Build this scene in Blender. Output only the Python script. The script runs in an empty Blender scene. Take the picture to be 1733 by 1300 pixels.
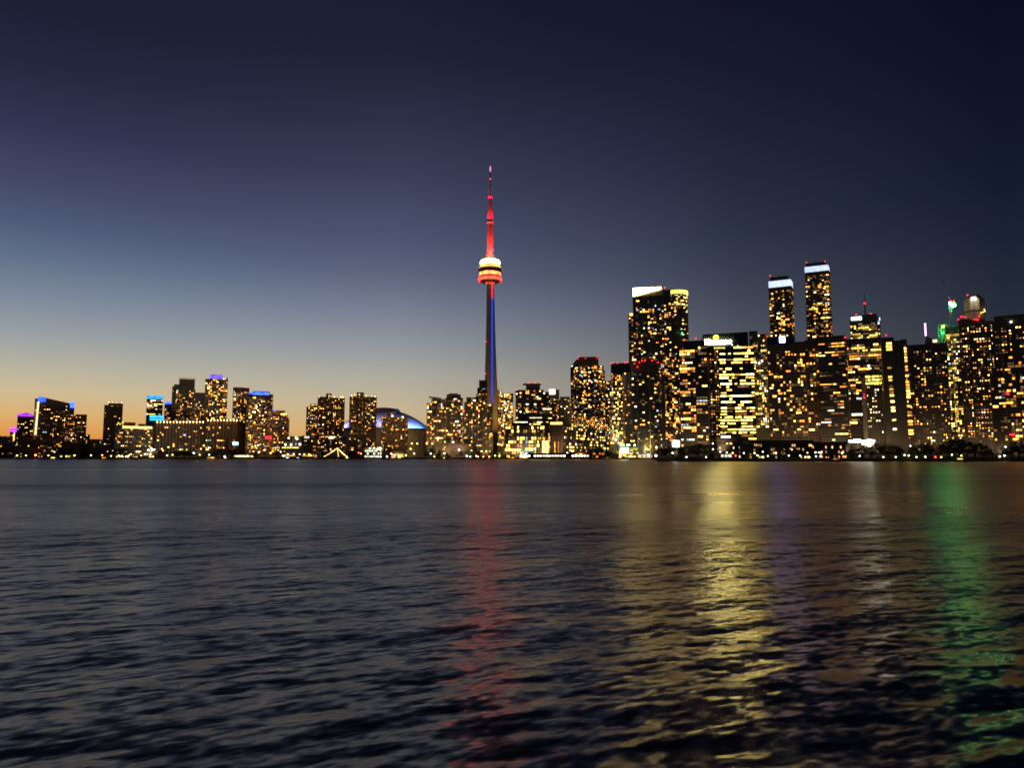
import bpy, bmesh, math, random
import numpy as np
from math import sin, cos, pi, radians, atan, atan2, sqrt, hypot
from mathutils import Vector, Matrix, noise as mnoise

# ------------------------------------------------------------------ camera
SC = bpy.context.scene
COL = SC.collection
F, CX, CY = 1252.0, 866.5, 650.0          # photo focal length and centre in photo pixels
HC = 4.5                                   # eye height over the water
TH = math.atan(0.0978)                     # upward pitch
cam_d = bpy.data.cameras.new("camera")
cam_d.sensor_width = 36.0
cam_d.lens = 36.0 * F / 1733.0
cam_d.clip_start, cam_d.clip_end = 0.5, 60000.0
cam = bpy.data.objects.new("camera", cam_d)
COL.objects.link(cam)
cam.location = (0, 0, HC)
cam.rotation_euler = (pi / 2 + TH, 0, 0)
SC.camera = cam

# ------------------------------------------------------------------ sky (dusk: no sun above the horizon)
def lin(c):
    c = c / 255.0
    return c / 12.92 if c <= 0.04045 else ((c + 0.055) / 1.055) ** 2.4
def L3(r, g, b, k=1.0):
    return (lin(r) * k, lin(g) * k, lin(b) * k)
# dusk sky seen towards four compass directions: (elevation in degrees, sRGB)
SKY = [
    (30, [(0, (29, 33, 54)), (100, (35, 40, 64)), (200, (49, 52, 80)), (300, (67, 72, 100)), (370, (78, 91, 120)), (430, (97, 112, 138)),
          (500, (126, 138, 155)), (560, (152, 159, 163)), (620, (184, 179, 161)), (660, (206, 188, 149)), (700, (222, 176, 110)), (735, (226, 152, 74)), (760, (205, 114, 52))]),
    (670, [(0, (26, 30, 49)), (100, (32, 36, 56)), (200, (45, 48, 71)), (300, (59, 63, 90)), (400, (78, 84, 112)), (460, (93, 100, 125)),
           (520, (118, 126, 145)), (580, (144, 150, 157)), (640, (175, 171, 159)), (690, (198, 180, 148)), (730, (212, 177, 122)), (760, (206, 150, 92))]),
    (1250, [(0, (20, 21, 44)), (100, (24, 26, 48)), (200, (29, 33, 54)), (300, (36, 41, 62)), (400, (46, 52, 71)), (500, (63, 69, 84)), (550, (75, 80, 92)),
            (650, (104, 104, 106)), (740, (120, 112, 104))]),
    (1700, [(0, (12, 15, 32)), (100, (14, 18, 38)), (200, (17, 22, 42)), (300, (20, 27, 46)), (400, (27, 34, 51)), (500, (36, 43, 57)), (550, (41, 48, 60)),
            (740, (56, 60, 68))]),
]
world = bpy.data.worlds.new("World")
SC.world = world
world.use_nodes = True
wn, wl = world.node_tree.nodes, world.node_tree.links
wn.clear()
def elev_az(px, py):
    u, v = (px - CX) / F, (CY - py) / F
    d = Vector((u, cos(TH) - v * sin(TH), sin(TH) + v * cos(TH))).normalized()
    return math.degrees(math.asin(d.z)), math.degrees(atan2(d.x, d.y))
SUN_AZ = -50.0
geo = wn.new("ShaderNodeTexCoord")
sep = wn.new("ShaderNodeSeparateXYZ")
wl.new(geo.outputs["Generated"], sep.inputs[0])
def wmath(op, a, b=None):
    n = wn.new("ShaderNodeMath"); n.operation = op
    for i, x in enumerate((a, b)):
        if x is None: continue
        if isinstance(x, (int, float)): n.inputs[i].default_value = x
        else: wl.new(x, n.inputs[i])
    return n.outputs[0]
elev = wmath("DIVIDE", wmath("ARCSINE", sep.outputs["Z"]), radians(90))
epos = wmath("POWER", wmath("MAXIMUM", elev, 0.0), 0.6)          # more room near the horizon
hyp = wmath("MAXIMUM", wmath("SQRT", wmath("ADD", wmath("MULTIPLY", sep.outputs["X"], sep.outputs["X"]), wmath("MULTIPLY", sep.outputs["Y"], sep.outputs["Y"]))), 1e-4)
tcos = wmath("DIVIDE", wmath("ADD", wmath("MULTIPLY", sep.outputs["X"], sin(radians(SUN_AZ))), wmath("MULTIPLY", sep.outputs["Y"], cos(radians(SUN_AZ)))), hyp)
prev, prev_t = None, None
for px, stops in reversed(SKY):                                   # from the dark east to the glowing west
    ramp = wn.new("ShaderNodeValToRGB")
    wl.new(epos, ramp.inputs[0])
    pts = [(0.0, stops[-1][1])] + [(elev_az(px, py)[0], c) for py, c in reversed(stops)] + [(60, tuple(x * 0.6 for x in stops[0][1])), (90, (9, 11, 20))]
    el = ramp.color_ramp.elements
    el[0].position, el[0].color = 0.0, (*L3(*pts[0][1]), 1)
    el[1].position, el[1].color = 1.0, (*L3(*pts[-1][1]), 1)
    for e, c in pts[1:-1]:
        k = el.new(min(0.999, (max(e, 0.02) / 90.0) ** 0.6)); k.color = (*L3(*c), 1)
    t = cos(radians(elev_az(px, 500)[1] - SUN_AZ))
    if prev is None:
        prev, prev_t = ramp.outputs[0], t
    else:
        mr = wn.new("ShaderNodeMapRange"); mr.clamp = True
        wl.new(tcos, mr.inputs[0])
        mr.inputs[1].default_value, mr.inputs[2].default_value = prev_t, t
        mx = wn.new("ShaderNodeMix"); mx.data_type = "RGBA"
        wl.new(mr.outputs[0], mx.inputs[0]); wl.new(prev, mx.inputs[6]); wl.new(ramp.outputs[0], mx.inputs[7])
        prev, prev_t = mx.outputs[2], t
bg = wn.new("ShaderNodeBackground")
bg.inputs["Strength"].default_value = 1.0
wl.new(prev, bg.inputs["Color"])
wo = wn.new("ShaderNodeOutputWorld")
wl.new(bg.outputs[0], wo.inputs[0])

# ------------------------------------------------------------------ exposure and render settings
SC.view_settings.view_transform = "Standard"
SC.view_settings.look = "None"
SC.view_settings.exposure = 0.0
SC.view_settings.gamma = 1.0
SC.view_settings.use_curve_mapping = False
SC.render.engine = "CYCLES"
SC.cycles.use_denoising = True
SC.cycles.max_bounces = 5
SC.cycles.diffuse_bounces = 2
SC.cycles.glossy_bounces = 3
SC.cycles.transmission_bounces = 2
SC.cycles.sample_clamp_indirect = 12.0
SC.cycles.use_light_tree = True
SC.cycles.pixel_filter_type = "BLACKMAN_HARRIS"
SC.cycles.filter_width = 1.65             # a phone lens at night is not razor sharp

# ------------------------------------------------------------------ helpers
def at(px, py, D):
    """world point that lies at photo pixel (px,py) at distance D in front of the camera"""
    u, v = (px - CX) / F, (CY - py) / F
    dy = cos(TH) - v * sin(TH)
    t = D / dy
    return Vector((u * t, D, HC + (sin(TH) + v * cos(TH)) * t))

class MB:
    def __init__(s): s.v, s.f = [], []
    def box(s, x0, x1, y0, y1, z0, z1, bottom=True):
        n = len(s.v)
        s.v += [(x0, y0, z0), (x1, y0, z0), (x1, y1, z0), (x0, y1, z0), (x0, y0, z1), (x1, y0, z1), (x1, y1, z1), (x0, y1, z1)]
        s.f += [(n, n + 1, n + 5, n + 4), (n + 1, n + 2, n + 6, n + 5), (n + 2, n + 3, n + 7, n + 6), (n + 3, n, n + 4, n + 7), (n + 4, n + 5, n + 6, n + 7)]
        if bottom: s.f.append((n + 3, n + 2, n + 1, n))
        return s
    def prism(s, pts, z0, z1):
        """pts counter-clockwise seen from above; z0/z1 numbers or per-point lists"""
        n, k = len(s.v), len(pts)
        za = z0 if isinstance(z0, (list, tuple)) else [z0] * k
        zb = z1 if isinstance(z1, (list, tuple)) else [z1] * k
        s.v += [(p[0], p[1], a) for p, a in zip(pts, za)] + [(p[0], p[1], b) for p, b in zip(pts, zb)]
        for i in range(k):
            j = (i + 1) % k
            s.f.append((n + i, n + j, n + k + j, n + k + i))
        s.f.append(tuple(n + k + i for i in range(k)))
        s.f.append(tuple(n + k - 1 - i for i in range(k)))
        return s
    def lathe(s, prof, cx=0.0, cy=0.0, seg=24, a0=0.0, a1=2 * pi, cap=True):
        n, full = len(s.v), abs(a1 - a0 - 2 * pi) < 1e-6
        k = seg if full else seg + 1
        for r, z in prof:
            for i in range(k):
                a = a0 + (a1 - a0) * i / seg
                s.v.append((cx + r * cos(a), cy + r * sin(a), z))
        for j in range(len(prof) - 1):
            for i in range(seg):
                i2 = (i + 1) % k
                s.f.append((n + j * k + i, n + j * k + i2, n + (j + 1) * k + i2, n + (j + 1) * k + i))
        if cap and full:
            s.f.append(tuple(n + (len(prof) - 1) * k + i for i in range(k)))
            s.f.append(tuple(n + k - 1 - i for i in range(k)))
        return s
    def tube(s, p, q, r0, r1=None, seg=6):
        p, q = Vector(p), Vector(q); r1 = r0 if r1 is None else r1
        d = (q - p).normalized()
        a = d.orthogonal().normalized(); b = d.cross(a)
        n = len(s.v)
        for c, r in ((p, r0), (q, r1)):
            for i in range(seg):
                w = 2 * pi * i / seg
                s.v.append(tuple(c + a * (r * cos(w)) + b * (r * sin(w))))
        for i in range(seg):
            j = (i + 1) % seg
            s.f.append((n + i, n + j, n + seg + j, n + seg + i))
        s.f.append(tuple(n + seg + i for i in range(seg)))
        s.f.append(tuple(n + seg - 1 - i for i in range(seg)))
        return s
    def ball(s, c, r, seg=8, rings=5, sz=1.0):
        prof = [(max(0.02 * r, r * sin(pi * i / rings)), c[2] - r * sz * cos(pi * i / rings)) for i in range(rings + 1)]
        return s.lathe(prof, c[0], c[1], seg)
    def mesh(s, name, m):
        me = bpy.data.meshes.new(name)
        me.from_pydata(s.v, [], s.f)
        me.materials.append(m)
        me.update()
        return me
    def build(s, name, m, parent=None, kind=None, smooth=False):
        me = s.mesh(name, m)
        if smooth:
            for p in me.polygons: p.use_smooth = True
        return link(name, me, parent, kind)

def link(name, me, parent=None, kind=None):
    o = bpy.data.objects.new(name, me)
    COL.objects.link(o)
    if parent: o.parent = parent
    if kind: o["kind"] = kind
    return o
def tag(o, label, cat, group=None):
    o["label"], o["category"] = label, cat
    if group: o["group"] = group
    return o
def thing(name, label, cat, loc=(0, 0, 0), rz=0.0, group=None):
    o = bpy.data.objects.new(name, None)
    COL.objects.link(o)
    o.location = loc
    o.rotation_euler = (0, 0, rz)
    o.empty_display_size = 2
    return tag(o, label, cat, group)

# ------------------------------------------------------------------ materials
MATS = {}
def surf(name, col, rough=0.8, spec=0.3, metal=0.0, var=0.35, scale=0.25, streak=True):
    """weathered surface: blotches plus rain streaks in the colour, fine bump"""
    if name in MATS: return MATS[name]
    m = bpy.data.materials.new(name); m.use_nodes = True
    n, l = m.node_tree.nodes, m.node_tree.links
    b = n["Principled BSDF"]
    b.inputs["Roughness"].default_value = rough
    b.inputs["Metallic"].default_value = metal
    b.inputs["Specular IOR Level"].default_value = spec
    tc = n.new("ShaderNodeTexCoord")
    mp = n.new("ShaderNodeMapping"); l.new(tc.outputs["Object"], mp.inputs[0])
    if streak: mp.inputs["Scale"].default_value = (1, 1, 0.18)
    t = n.new("ShaderNodeTexNoise"); t.inputs["Scale"].default_value = scale; t.inputs["Detail"].default_value = 4
    l.new(mp.outputs[0], t.inputs["Vector"])
    mx = n.new("ShaderNodeMix"); mx.data_type = "RGBA"
    mx.inputs[6].default_value = (*[c * (1 - var) for c in col], 1)
    mx.inputs[7].default_value = (*[min(1, c * (1 + var)) for c in col], 1)
    l.new(t.outputs[0], mx.inputs[0]); l.new(mx.outputs[2], b.inputs["Base Color"])
    MATS[name] = m
    return m
def glass(name, col, rough=0.12):
    if name in MATS: return MATS[name]
    m = surf(name, col, rough, 0.6, var=0.5, scale=0.15, streak=False)
    return m
def glow(name, col, strength, vary=0.5, scale=0.35):
    """a thing that gives off light; brightness varies from pane to pane and within it"""
    if name in MATS: return MATS[name]
    m = bpy.data.materials.new(name); m.use_nodes = True
    n, l = m.node_tree.nodes, m.node_tree.links
    b = n["Principled BSDF"]
    b.inputs["Base Color"].default_value = (0.05, 0.05, 0.05, 1)
    b.inputs["Roughness"].default_value = 0.4
    b.inputs["Emission Color"].default_value = (*col, 1)
    if vary:
        g = n.new("ShaderNodeNewGeometry")
        oi = n.new("ShaderNodeObjectInfo")
        t = n.new("ShaderNodeTexNoise"); t.inputs["Scale"].default_value = scale; t.inputs["Detail"].default_value = 2
        l.new(g.outputs["Position"], t.inputs["Vector"])
        a = n.new("ShaderNodeMapRange"); l.new(t.outputs[0], a.inputs[0])
        a.inputs[1].default_value, a.inputs[2].default_value = 0.3, 0.7
        a.inputs[3].default_value, a.inputs[4].default_value = 1 - vary, 1 + vary
        r = n.new("ShaderNodeMapRange"); l.new(oi.outputs["Random"], r.inputs[0])
        r.inputs[3].default_value, r.inputs[4].default_value = (1 - vary) * strength, (1 + vary) * strength
        k = n.new("ShaderNodeMath"); k.operation = "MULTIPLY"
        l.new(a.outputs[0], k.inputs[0]); l.new(r.outputs[0], k.inputs[1])
        l.new(k.outputs[0], b.inputs["Emission Strength"])
    else:
        b.inputs["Emission Strength"].default_value = strength
    MATS[name] = m
    return m

CONCRETE = surf("concrete", (0.42, 0.38, 0.32))
PALE = surf("pale_concrete", (0.50, 0.46, 0.39))
DARKCON = surf("dark_concrete", (0.20, 0.17, 0.14))
BRICK = surf("brown_brick", (0.33, 0.19, 0.11))
BROWN = surf("brown_precast", (0.42, 0.31, 0.20))
BLACKM = surf("black_metal", (0.02, 0.02, 0.022), 0.5, 0.4, var=0.3)
STEEL = surf("painted_steel", (0.22, 0.22, 0.23), 0.5, 0.4)
WHITEP = surf("white_paint", (0.75, 0.75, 0.73), 0.5, 0.4, var=0.12)
SLAB = surf("slab_brown", (0.17, 0.115, 0.07))
TERM = surf("dark_red_brick", (0.11, 0.06, 0.04))
ROOFM = surf("roof_gravel", (0.08, 0.08, 0.08))
GLASSD = glass("dark_glass", (0.05, 0.046, 0.042), 0.3)
GLASSB = glass("blue_glass", (0.012, 0.02, 0.035))
GLASSG = glass("green_glass", (0.03, 0.045, 0.03))

W = {   # lit window colours
    "gold": glow("lit_gold", (1.0, 0.46, 0.07), 3.3, 0.72),
    "amber": glow("lit_amber", (1.0, 0.30, 0.035), 2.1, 0.72),
    "pale": glow("lit_pale", (1.0, 0.60, 0.13), 3.6, 0.72),
    "white": glow("lit_white", (1.0, 0.82, 0.52), 2.8, 0.72),
    "dim": glow("lit_dim", (1.0, 0.45, 0.12), 0.35, 0.72),
    "faint": glow("lit_faint", (1.0, 0.62, 0.30), 0.11, 0.72),
    "cool": glow("lit_cool", (0.75, 0.92, 1.0), 1.2, 0.72),
    "lime": glow("lit_lime", (0.95, 0.72, 0.12), 2.4, 0.72),
    "bright": glow("lit_bright", (1.0, 0.68, 0.09), 8.0, 0.72),
}
PAL = {
    "warm": [("gold", 5), ("amber", 4), ("pale", 3), ("white", 1.5), ("dim", 7), ("faint", 8), ("cool", 0.7)],
    "orange": [("gold", 4), ("amber", 5), ("pale", 1.5), ("white", 0.7), ("dim", 7), ("faint", 8), ("cool", 0.3)],
    "office": [("pale", 6), ("gold", 2), ("white", 2), ("lime", 3), ("dim", 2)],
    "bright": [("bright", 7), ("pale", 3), ("gold", 2), ("dim", 2)],
    "lime": [("lime", 4), ("gold", 3), ("pale", 2.5), ("white", 1), ("dim", 5), ("faint", 5), ("cool", 0.7)],
    "white": [("white", 4), ("pale", 4), ("gold", 2), ("dim", 3)],
}
E = {
    "red": glow("red_light", (1.0, 0.012, 0.02), 4.0, 0),
    "redsign": glow("red_sign", (1.0, 0.02, 0.04), 2.5, 0.3),
    "purple": glow("purple_light", (0.42, 0.03, 1.0), 3.0, 0.4, 0.2),
    "blue": glow("blue_light", (0.03, 0.10, 1.0), 3.0, 0.5, 0.2),
    "cyan": glow("cyan_light", (0.02, 0.33, 1.0), 2.6, 0.4, 0.2),
    "violet": glow("violet_light", (0.22, 0.14, 1.0), 1.3, 0.4, 0.2),
    "goldband": glow("gold_band_light", (1.0, 0.62, 0.16), 3.2, 0.5, 0.5),
    "white": glow("white_light", (1.0, 0.93, 0.75), 7.0, 0.2),
    "bluewhite": glow("blue_white_light", (0.68, 0.80, 1.0), 1.0, 0.2, 0.2),
    "green": glow("green_light", (0.12, 1.0, 0.24), 140.0, 0),
    "greens": glow("soft_green_light", (0.05, 0.8, 0.2), 0.7, 0.4),
    "pink": glow("pink_light", (1.0, 0.62, 0.95), 2.2, 0),
    "yellow": glow("yellow_light", (1.0, 0.85, 0.12), 3.0, 0.2),
}

# ------------------------------------------------------------------ the setting: water, land, quay
LAND_Z = 1.6
S1, S2, S3, S4, A0, RIP = 0.011, 0.023, 0.034, 0.034, 0.057, 0.46   # slope of each wave band, finest roughness, ripple slope
def shore(px):
    return 1130.0 if px < 900 else (1130 - (px - 900) / 205 * 80 if px < 1105 else 640.0)
def make_water():
    m = bpy.data.materials.new("lake_water"); m.use_nodes = True
    n, l = m.node_tree.nodes, m.node_tree.links
    b = n["Principled BSDF"]
    b.inputs["Base Color"].default_value = (0.010, 0.018, 0.031, 1)
    b.inputs["IOR"].default_value = 1.5
    b.inputs["Anisotropic"].default_value = 0.6            # wind ripples are steeper along the wind than across it
    tv = n.new("ShaderNodeCombineXYZ"); tv.inputs[0].default_value, tv.inputs[1].default_value = cos(radians(108)), sin(radians(108))
    l.new(tv.outputs[0], b.inputs["Tangent"])
    at_r = n.new("ShaderNodeAttribute"); at_r.attribute_name = "ripple_roughness"
    l.new(at_r.outputs["Fac"], b.inputs["Roughness"])
    g = n.new("ShaderNodeNewGeometry")
    at_k = n.new("ShaderNodeAttribute"); at_k.attribute_name = "ripple_slope"
    acc = g.outputs["Normal"]
    for lam, st, slope, ang in ((0.45, 3.0, RIP, 22), (0.17, 2.2, RIP, 30)):      # capillary ripples too fine for the mesh
        mp = n.new("ShaderNodeMapping"); mp.vector_type = "TEXTURE"
        mp.inputs["Rotation"].default_value = (0, 0, radians(ang))
        mp.inputs["Scale"].default_value = (lam * st, lam, lam)
        l.new(g.outputs["Position"], mp.inputs[0])
        t = n.new("ShaderNodeTexNoise"); t.inputs["Scale"].default_value = 1.0; t.inputs["Detail"].default_value = 1.0
        l.new(mp.outputs[0], t.inputs["Vector"])
        sb = n.new("ShaderNodeVectorMath"); sb.operation = "SUBTRACT"; sb.inputs[1].default_value = (0.5, 0.5, 0.5)
        l.new(t.outputs["Color"], sb.inputs[0])
        k = n.new("ShaderNodeVectorMath"); k.operation = "MULTIPLY"; k.inputs[1].default_value = (slope * 0.6, slope, 0)
        l.new(sb.outputs[0], k.inputs[0])
        sc = n.new("ShaderNodeVectorMath"); sc.operation = "SCALE"; l.new(k.outputs[0], sc.inputs[0]); l.new(at_k.outputs["Fac"], sc.inputs["Scale"])
        ad = n.new("ShaderNodeVectorMath"); ad.operation = "ADD"
        l.new(acc, ad.inputs[0]); l.new(sc.outputs[0], ad.inputs[1]); acc = ad.outputs[0]
    nm = n.new("ShaderNodeVectorMath"); nm.operation = "NORMALIZE"; l.new(acc, nm.inputs[0])
    l.new(nm.outputs[0], b.inputs["Normal"])
    # wave field: many sine trains round one wind direction, heights in metres
    nr, na = 1120, 760
    a = np.linspace(radians(-52), radians(52), na)
    rr = 5.0 * (1330.0 / 5.0) ** np.linspace(0, 1, nr)
    dr = np.gradient(rr)
    X = (rr[:, None] * np.sin(a)[None, :]).astype(np.float32); Y = (rr[:, None] * np.cos(a)[None, :]).astype(np.float32)
    Rr = np.repeat(rr[:, None], na, 1).astype(np.float32)
    res = np.maximum(dr[:, None], Rr * (a[1] - a[0])).astype(np.float32)
    gust = np.zeros_like(X)
    rg = np.random.default_rng(4)
    for lam, amp in ((180, .3), (95, .3), (60, .25), (37, .25), (24, .2), (15, .2)):
        th = radians(rg.uniform(60, 120)); gust += amp * np.sin((X * cos(th) * 0.35 + Y * sin(th)) * 2 * pi / lam + rg.uniform(0, 6.28))
    gust = np.clip(1.0 + gust * 0.40, 0.5, 1.6)
    Zw = np.zeros_like(X); unres = np.zeros_like(X)
    bands = ((5.0, 12.0, 12, S1), (1.8, 5.0, 22, S2), (0.75, 1.8, 26, S3), (0.35, 0.75, 22, S4))
    for l0, l1, cnt, rms in bands:
        for _ in range(cnt):
            lam = l0 * (l1 / l0) ** rg.random()
            th = radians(116 + rg.normal(0, 17)); k = 2 * pi / lam
            sl = rms * sqrt(2.0 / cnt); amp = sl / k
            w = np.clip((lam / res - 2.5) / 2.5, 0, 1)
            Zw += (amp * w) * np.sin(k * (X * cos(th) + Y * sin(th)) + rg.uniform(0, 6.28)).astype(np.float32)
            unres += (sl * sl / 2) * (1 - w * w)
    Zw *= gust
    alpha = np.sqrt(A0 * A0 + 2.0 * unres * gust * gust)
    V = np.stack([X, Y, Zw], -1).reshape(-1, 3)
    idx = np.arange(nr * na).reshape(nr, na)
    # counter-clockwise from above
    Q = np.stack([idx[:-1, 1:], idx[1:, 1:], idx[1:, :-1], idx[:-1, :-1]], -1).reshape(-1, 4)
    # plain outer sheets behind and beside the eye
    far = np.array([(-9000, -600, 0), (9000, -600, 0), (9000, 0, 0), (-9000, 0, 0), (0, 0, -0.02)], np.float32)
    me = bpy.data.meshes.new("water")
    nv = len(V)
    e0, e1 = V[(nr - 1) * na], V[nr * na - 1]
    side = np.array([(-9000, -600, -.05), (9000, -600, -.05), (9000, 1300, -.05), (-9000, 1300, -.05),
                     (5.5 * sin(a[0]), 5.5 * cos(a[0]), -.05), (5.5 * sin(a[-1]), 5.5 * cos(a[-1]), -.05), (e1[0] * .999, e1[1] * .999, -.05), (e0[0] * .999, e0[1] * .999, -.05)], np.float32)
    V = np.concatenate([V, side])
    S = np.array([(nv, nv + 1, nv + 5, nv + 4), (nv + 1, nv + 2, nv + 6, nv + 5), (nv + 3, nv, nv + 4, nv + 7)])
    Q = np.concatenate([Q, S]).astype(np.int32)
    me.vertices.add(len(V)); me.vertices.foreach_set("co", V.astype(np.float32).ravel())
    me.loops.add(Q.size); me.loops.foreach_set("vertex_index", Q.ravel())
    me.polygons.add(len(Q)); me.polygons.foreach_set("loop_start", np.arange(0, Q.size, 4, dtype=np.int32))
    me.polygons.foreach_set("use_smooth", np.ones(len(Q), dtype=bool))
    ones = np.ones(8, np.float32)
    at1 = me.attributes.new("ripple_roughness", "FLOAT", "POINT"); at1.data.foreach_set("value", np.concatenate([np.sqrt(alpha).astype(np.float32).ravel(), ones * 0.4]))
    at2 = me.attributes.new("ripple_slope", "FLOAT", "POINT"); at2.data.foreach_set("value", np.concatenate([(gust * np.clip(1.3 - Rr / 110.0, 0.12, 1.0)).astype(np.float32).ravel(), ones * 0.2]))
    me.materials.append(m)
    me.update(calc_edges=True)
    o = link("water", me); o["kind"] = "structure"
make_water()
q0, q1 = at(1105, 778, 1050), at(1113, 778, 640)
edge = [(-9000, 1130), (at(900, 778, 1130).x, 1130), (q0.x, 1050), (q1.x, 640), (9000, 640)]
lb = MB().prism(edge + [(30000, 30000), (-30000, 30000)], LAND_Z - 1.0, LAND_Z)
lo = lb.build("ground", surf("city_ground", (0.06, 0.06, 0.055), scale=0.05, streak=False)); lo["kind"] = "structure"
# quay wall along the water
qb = MB()
for (xa, ya), (xb, yb) in zip(edge, edge[1:]):
    dx, dy = xb - xa, yb - ya; Ln = hypot(dx, dy); nx, ny = dy / Ln * 0.6, -dx / Ln * 0.6
    qb.prism([(xa + nx, ya + ny), (xb + nx, yb + ny), (xb - nx * 0.2, yb - ny * 0.2), (xa - nx * 0.2, ya - ny * 0.2)], -1.0, LAND_Z + 0.25)
qo = qb.build("quay_wall", DARKCON); qo["kind"] = "structure"

# ------------------------------------------------------------------ buildings
PANE = {}
def pane_mesh(w, h, mat):
    """shared lit pane with its mullion, lying on the facade, facing -y, origin in the middle"""
    key = (round(w * 4), round(h * 4), mat)
    if key not in PANE:
        w, h = key[0] / 4, key[1] / 4
        PANE[key] = MB().box(-w / 2, w / 2, -0.14, 0.02, -h / 2, h / 2).mesh("window", W[mat])
    return PANE[key]
def pick(rng, pal):
    tot = sum(w for _, w in PAL[pal]); x = rng.random() * tot
    for k, w in PAL[pal]:
        x -= w
        if x <= 0: return k
    return PAL[pal][0][0]

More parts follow.
